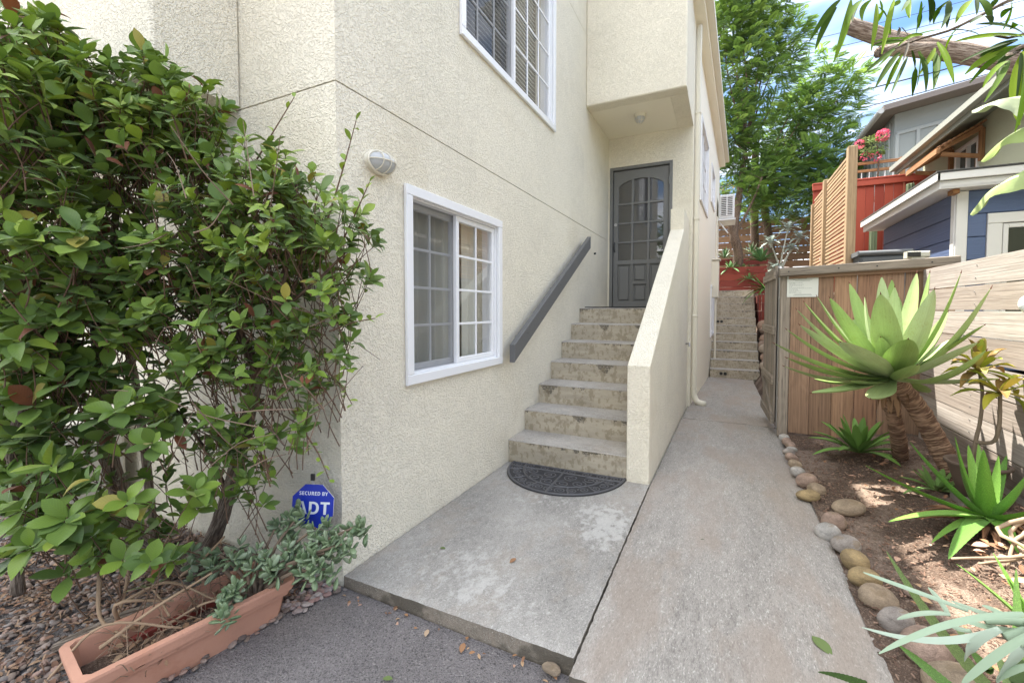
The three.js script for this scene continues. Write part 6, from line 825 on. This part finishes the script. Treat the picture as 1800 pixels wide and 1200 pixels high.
{
  const o = thing('yucca_tree', 'dark spiky yucca crown between the feathery trees', 'yucca', [0.91, 7.2, -18.8]), m = [[0.03, 0.055, 0.02], [0.04, 0.075, 0.025]].map(c => leafMat(c, 0.1, 0.2)), r = rng(9); part('trunk', tube([V(0.1, -5.4, 0), V(0, -2, 0), V(0, 0, 0)], 0.16, 0.12, 9, 4), barkBrown, o);
  for (const h of [V(0, 0, 0), V(-0.5, 0.9, 0.2), V(0.3, -0.9, 0.2)]) for (let i = 0; i < 60; i++) { const a = i * 2.4, e = lerp(-0.7, 1.4, i / 60), d = V(Math.cos(a) * Math.cos(e), Math.sin(e), Math.sin(a) * Math.cos(e)), tip = h.clone().addScaledVector(d, rr(0.6, 0.85, r)); part('leaf', blade(h.clone(), h.clone().lerp(tip, 0.5).add(V(0, 0.05, 0)), tip, 0.06, { prof: s => 1 - s * 0.95, segs: 3, thick: 0.004 }), m[i % 2], o); }
}
function clumpShrub(name, label, c, rad, n, cols, seed, size = 0.14) { const r = rng(seed), it = [], o = thing(name, label, 'shrub', c), lg = leafGeo(1, 0.5, 0.25, 0.4, shrubProf, 4); part('stem', tube([V(0, -rad[1] * 1.4, 0), V(0.05, -rad[1] * 0.5, 0), V(0, 0.1, 0)], 0.05, 0.02, 7, 3), barkBrown, o); for (let i = 0; i < n; i++) { const u = V(rr(-1, 1, r), rr(-1, 1, r), rr(-1, 1, r)); if (u.length() > 1) { i--; continue; } u.multiplyScalar(Math.pow(u.length(), -0.4)); it.push({ p: V(u.x * rad[0], u.y * rad[1], u.z * rad[2]), q: basisQuat(V(u.x + rr(-0.6, 0.6, r), u.y * 0.5 + rr(-0.5, 0.6, r), u.z + rr(-0.6, 0.6, r)), V(rr(-0.3, 0.3, r), 1, rr(-0.3, 0.3, r))), s: rr(0.6, 1.2, r) * size, c: cols[Math.floor(r() * cols.length)] }); } instanced('crown', lg, leafMat([1, 1, 1], 0.35, 0.1), it, o); return o; }
clumpShrub('flowering_shrub', 'yellow-green shrub with pink tinted leaves behind the air conditioner', [0.1, 5.3, -20.0], [1.1, 1.2, 0.7], 1500, [[0.24, 0.30, 0.04], [0.14, 0.22, 0.04], [0.35, 0.2, 0.14], [0.10, 0.15, 0.04]], 71);
clumpShrub('backdrop_shrub', 'dark leafy shrub mass behind the tree trunks', [1.4, 4.3, -20.2], [2.4, 1.3, 0.6], 2200, [[0.04, 0.08, 0.02], [0.06, 0.11, 0.025], [0.03, 0.06, 0.02]], 72, 0.18);
clumpShrub('distant_shrub', 'bluish green treetop behind the slat screen posts', [4.2, 5.6, -22.0], [1.4, 1.1, 0.8], 1300, [[0.09, 0.14, 0.06], [0.07, 0.11, 0.05], [0.2, 0.17, 0.1]], 73, 0.16);
// trees across the driveway, mirrored in the shed's door and shading the street face
for (const [x, z, s, h] of [[-7.0, 11.0, 41, 'leafy street tree across the driveway from the bay'], [-1.0, 12.5, 43, 'leafy street tree across the driveway from the front steps'], [5.0, 11.5, 42, 'leafy street tree across the driveway from the path']]) {
  const o = clumpShrub('street_tree', h, [x, 4.6, z], [3.0, 2.6, 1.8], 2600, [[0.09, 0.16, 0.03], [0.12, 0.2, 0.035], [0.07, 0.12, 0.03]], s, 0.42); o.userData.category = 'tree'; part('trunk', tube([V(0, -5, 0), V(0.1, -3, 0), V(0, -0.5, 0)], 0.2, 0.1, 10, 4, 0.05), barkGrey, o);
}
// terrace plants
const terr = [[0.13, 0.26, 0.10], [0.10, 0.21, 0.08], [0.17, 0.30, 0.12]].map(c => leafMat(c, 0.15, 0.2));
rosette('terrace_agave', 'broad green agave on the red terrace behind the garden steps', 'agave', [0.95, 2.75, -15.5], 24, 0.62, 0.13, terr, { e0: 0.2, e1: 1.35, seed: 31 });
rosette('terrace_agave', 'low green agave overhanging the red terrace planter', 'agave', [0.42, 2.45, -15.35], 18, 0.42, 0.09, terr, { e0: 0.0, e1: 1.2, seed: 32 });
rosette('terrace_agave', 'dark agave low beside the red terrace planter edge', 'agave', [0.74, 2.4, -15.5], 16, 0.4, 0.1, terr, { e0: -0.1, e1: 1.1, seed: 33 });
rosette('terrace_agave', 'green agave hanging over the middle of the red planter boards', 'agave', [0.12, 2.55, -15.2], 16, 0.4, 0.09, terr, { e0: -0.5, e1: 1.1, seed: 37 });
rosette('terrace_agave', 'leafy agave where the red planter meets the steps', 'agave', [0.62, 2.2, -15.05], 14, 0.36, 0.08, terr, { e0: -0.4, e1: 1.1, seed: 38 });
rosette('terrace_yucca', 'pale variegated spiky plant under the tree trunks', 'plant', [0.75, 3.15, -16.6], 26, 0.5, 0.045, [leafMat([0.45, 0.5, 0.35], 0.2, 0.1), terr[1]], { e0: 0.1, e1: 1.4, seed: 34 });
rosette('terrace_yucca', 'grey-green spiky plant beside the wall of the house', 'plant', [-0.05, 3.0, -16.4], 24, 0.5, 0.05, [leafMat([0.3, 0.36, 0.28], 0.2, 0.1), terr[1]], { e0: 0.1, e1: 1.4, seed: 35 });
rosette('palm_frond_plant', 'drooping green fronded plant over the garden steps', 'plant', [0.95, 1.78, -13.2], 26, 0.62, 0.06, [leafMat([0.10, 0.22, 0.04], 0.3, 0.2), leafMat([0.15, 0.29, 0.06], 0.3, 0.2)], { e0: -0.2, e1: 1.0, seed: 36, droop: 0.5, prof: lance });
{ // silvery artichoke-like plant: toothed lobed leaves on tall stems
  const o = thing('silver_plant', 'tall silvery leaved plant with lobed leaves beside the gate', 'plant', [1.3, 1.5, -14.0]), m = [[0.36, 0.42, 0.38], [0.30, 0.36, 0.31], [0.42, 0.48, 0.44]].map(c => leafMat(c, 0.15, 0)), r = rng(66), heads = [[V(0.2, 2.0, -0.16), 0.42], [V(0.48, 1.75, -0.28), 0.34], [V(-0.22, 1.62, 0.06), 0.38], [V(0.28, 1.45, -0.17), 0.26], [V(-0.1, 0.9, 0.1), 0.3]];
  for (const [h, L] of heads) { part('stem', tube([V(0, 0, 0), V(0.03, h.y * 0.5, 0), h], 0.03, 0.014, 7, 4), std([0.34, 0.36, 0.3], 0.9), o); for (let i = 0; i < 11; i++) { const a = i * 2.4, e = lerp(-0.5, 1.1, i / 11), d = V(Math.cos(a) * Math.cos(e), Math.sin(e), Math.sin(a) * Math.cos(e)), tip = h.clone().addScaledVector(d, L * rr(0.8, 1.1, r)); part('leaf', blade(h.clone(), h.clone().lerp(tip, 0.5).add(V(0, 0.06, 0)), tip.add(V(0, -0.05, 0)), 0.17, { prof: s => Math.sin(Math.PI * (0.05 + 0.93 * s)) * (0.62 + 0.38 * Math.cos(s * 28)), segs: 18, thick: 0.003, cup: 0.25 }), m[i % 3], o); } }
}
{ // hanging pink flowers
  const o = thing('hanging_flowers', 'hanging plant with bright pink flower heads by the grey house', 'flowers', [2.98, 4.95, -12.5]), r = rng(19), it = [], fl = []; const lg = leafGeo(1, 0.4, 0.2, 0.4, shrubProf, 4), pg = leafGeo(1, 0.8, 0.3, 0.3, shrubProf, 3);
  o.scale.setScalar(0.78);
  for (let i = 0; i < 420; i++) { const u = V(rr(-1, 1, r), rr(-1, 1, r), rr(-1, 1, r)); it.push({ p: V(u.x * 0.26 - 0.08, u.y * 0.2, u.z * 0.18), q: basisQuat(u, V(0, 1, 0.1)), s: rr(0.06, 0.13, r), c: [[0.16, 0.22, 0.06], [0.10, 0.16, 0.04], [0.2, 0.26, 0.1]][i % 3] }); }
  for (const [x, y, R0, n] of [[0.1, 0.22, 0.13, 190], [-0.42, 0.06, 0.09, 70], [-0.05, -0.35, 0.1, 40], [-0.3, -0.3, 0.08, 25]]) for (let i = 0; i < n; i++) { const u = V(rr(-1, 1, r), rr(-1, 1, r), rr(-1, 1, r)).normalize(); fl.push({ p: V(x + u.x * R0, y + u.y * R0, u.z * R0 + 0.1), q: basisQuat(u, V(rr(-1, 1, r), 1, 0)), s: rr(0.04, 0.07, r), c: [[0.75, 0.10, 0.20], [0.85, 0.25, 0.33], [0.8, 0.16, 0.26]][i % 3] }); }
  instanced('foliage', lg, leafMat([1, 1, 1], 0.3, 0), it, o); instanced('blossoms', pg, leafMat([1, 1, 1], 0.3, 0), fl, o); part('stem', tube([V(0, 0, 0), V(0.05, -0.5, 0), V(0, -1.6, -0.05)], 0.02, 0.03, 6, 3), barkBrown, o);
  const cm = std([0.17, 0.21, 0.12], 0.85); [[[3.08, 2.9, -10.75], 0.72], [[2.88, 2.7, -10.75], 0.62], [[2.55, 2.6, -10.75], 0.5]].forEach(([p, h], i) => { const c = thing('column_cactus', ['tallest grey-green column cactus before the red fence', 'ribbed column cactus cluster at the shed roof edge', 'short column cactus at the low end of the shed roof'][i], 'cactus', p); const rib = (x, hh, rr0) => part('column', new THREE.ExtrudeGeometry((() => { const s = new THREE.Shape(); for (let k = 0; k <= 32; k++) { const a = k / 32 * 6.2832, q = rr0 * (1 + 0.18 * Math.cos(a * 8)); k ? s.lineTo(q * Math.cos(a), q * Math.sin(a)) : s.moveTo(q * Math.cos(a), q * Math.sin(a)); } return s; })(), { depth: hh, bevelEnabled: true, bevelSize: 0.01, bevelThickness: 0.02, bevelSegments: 2 }).rotateX(-Math.PI / 2), cm, c, [x, -0.6, 0]); rib(0, h + 0.6, 0.045); if (i === 1) { rib(0.11, h + 0.5, 0.04); rib(-0.1, h + 0.42, 0.04); rib(0.2, h + 0.4, 0.035); } });
}

scene.traverse(o => { if (o.isMesh) { o.castShadow = true; o.receiveShadow = true; } });
renderer.render(scene, camera);
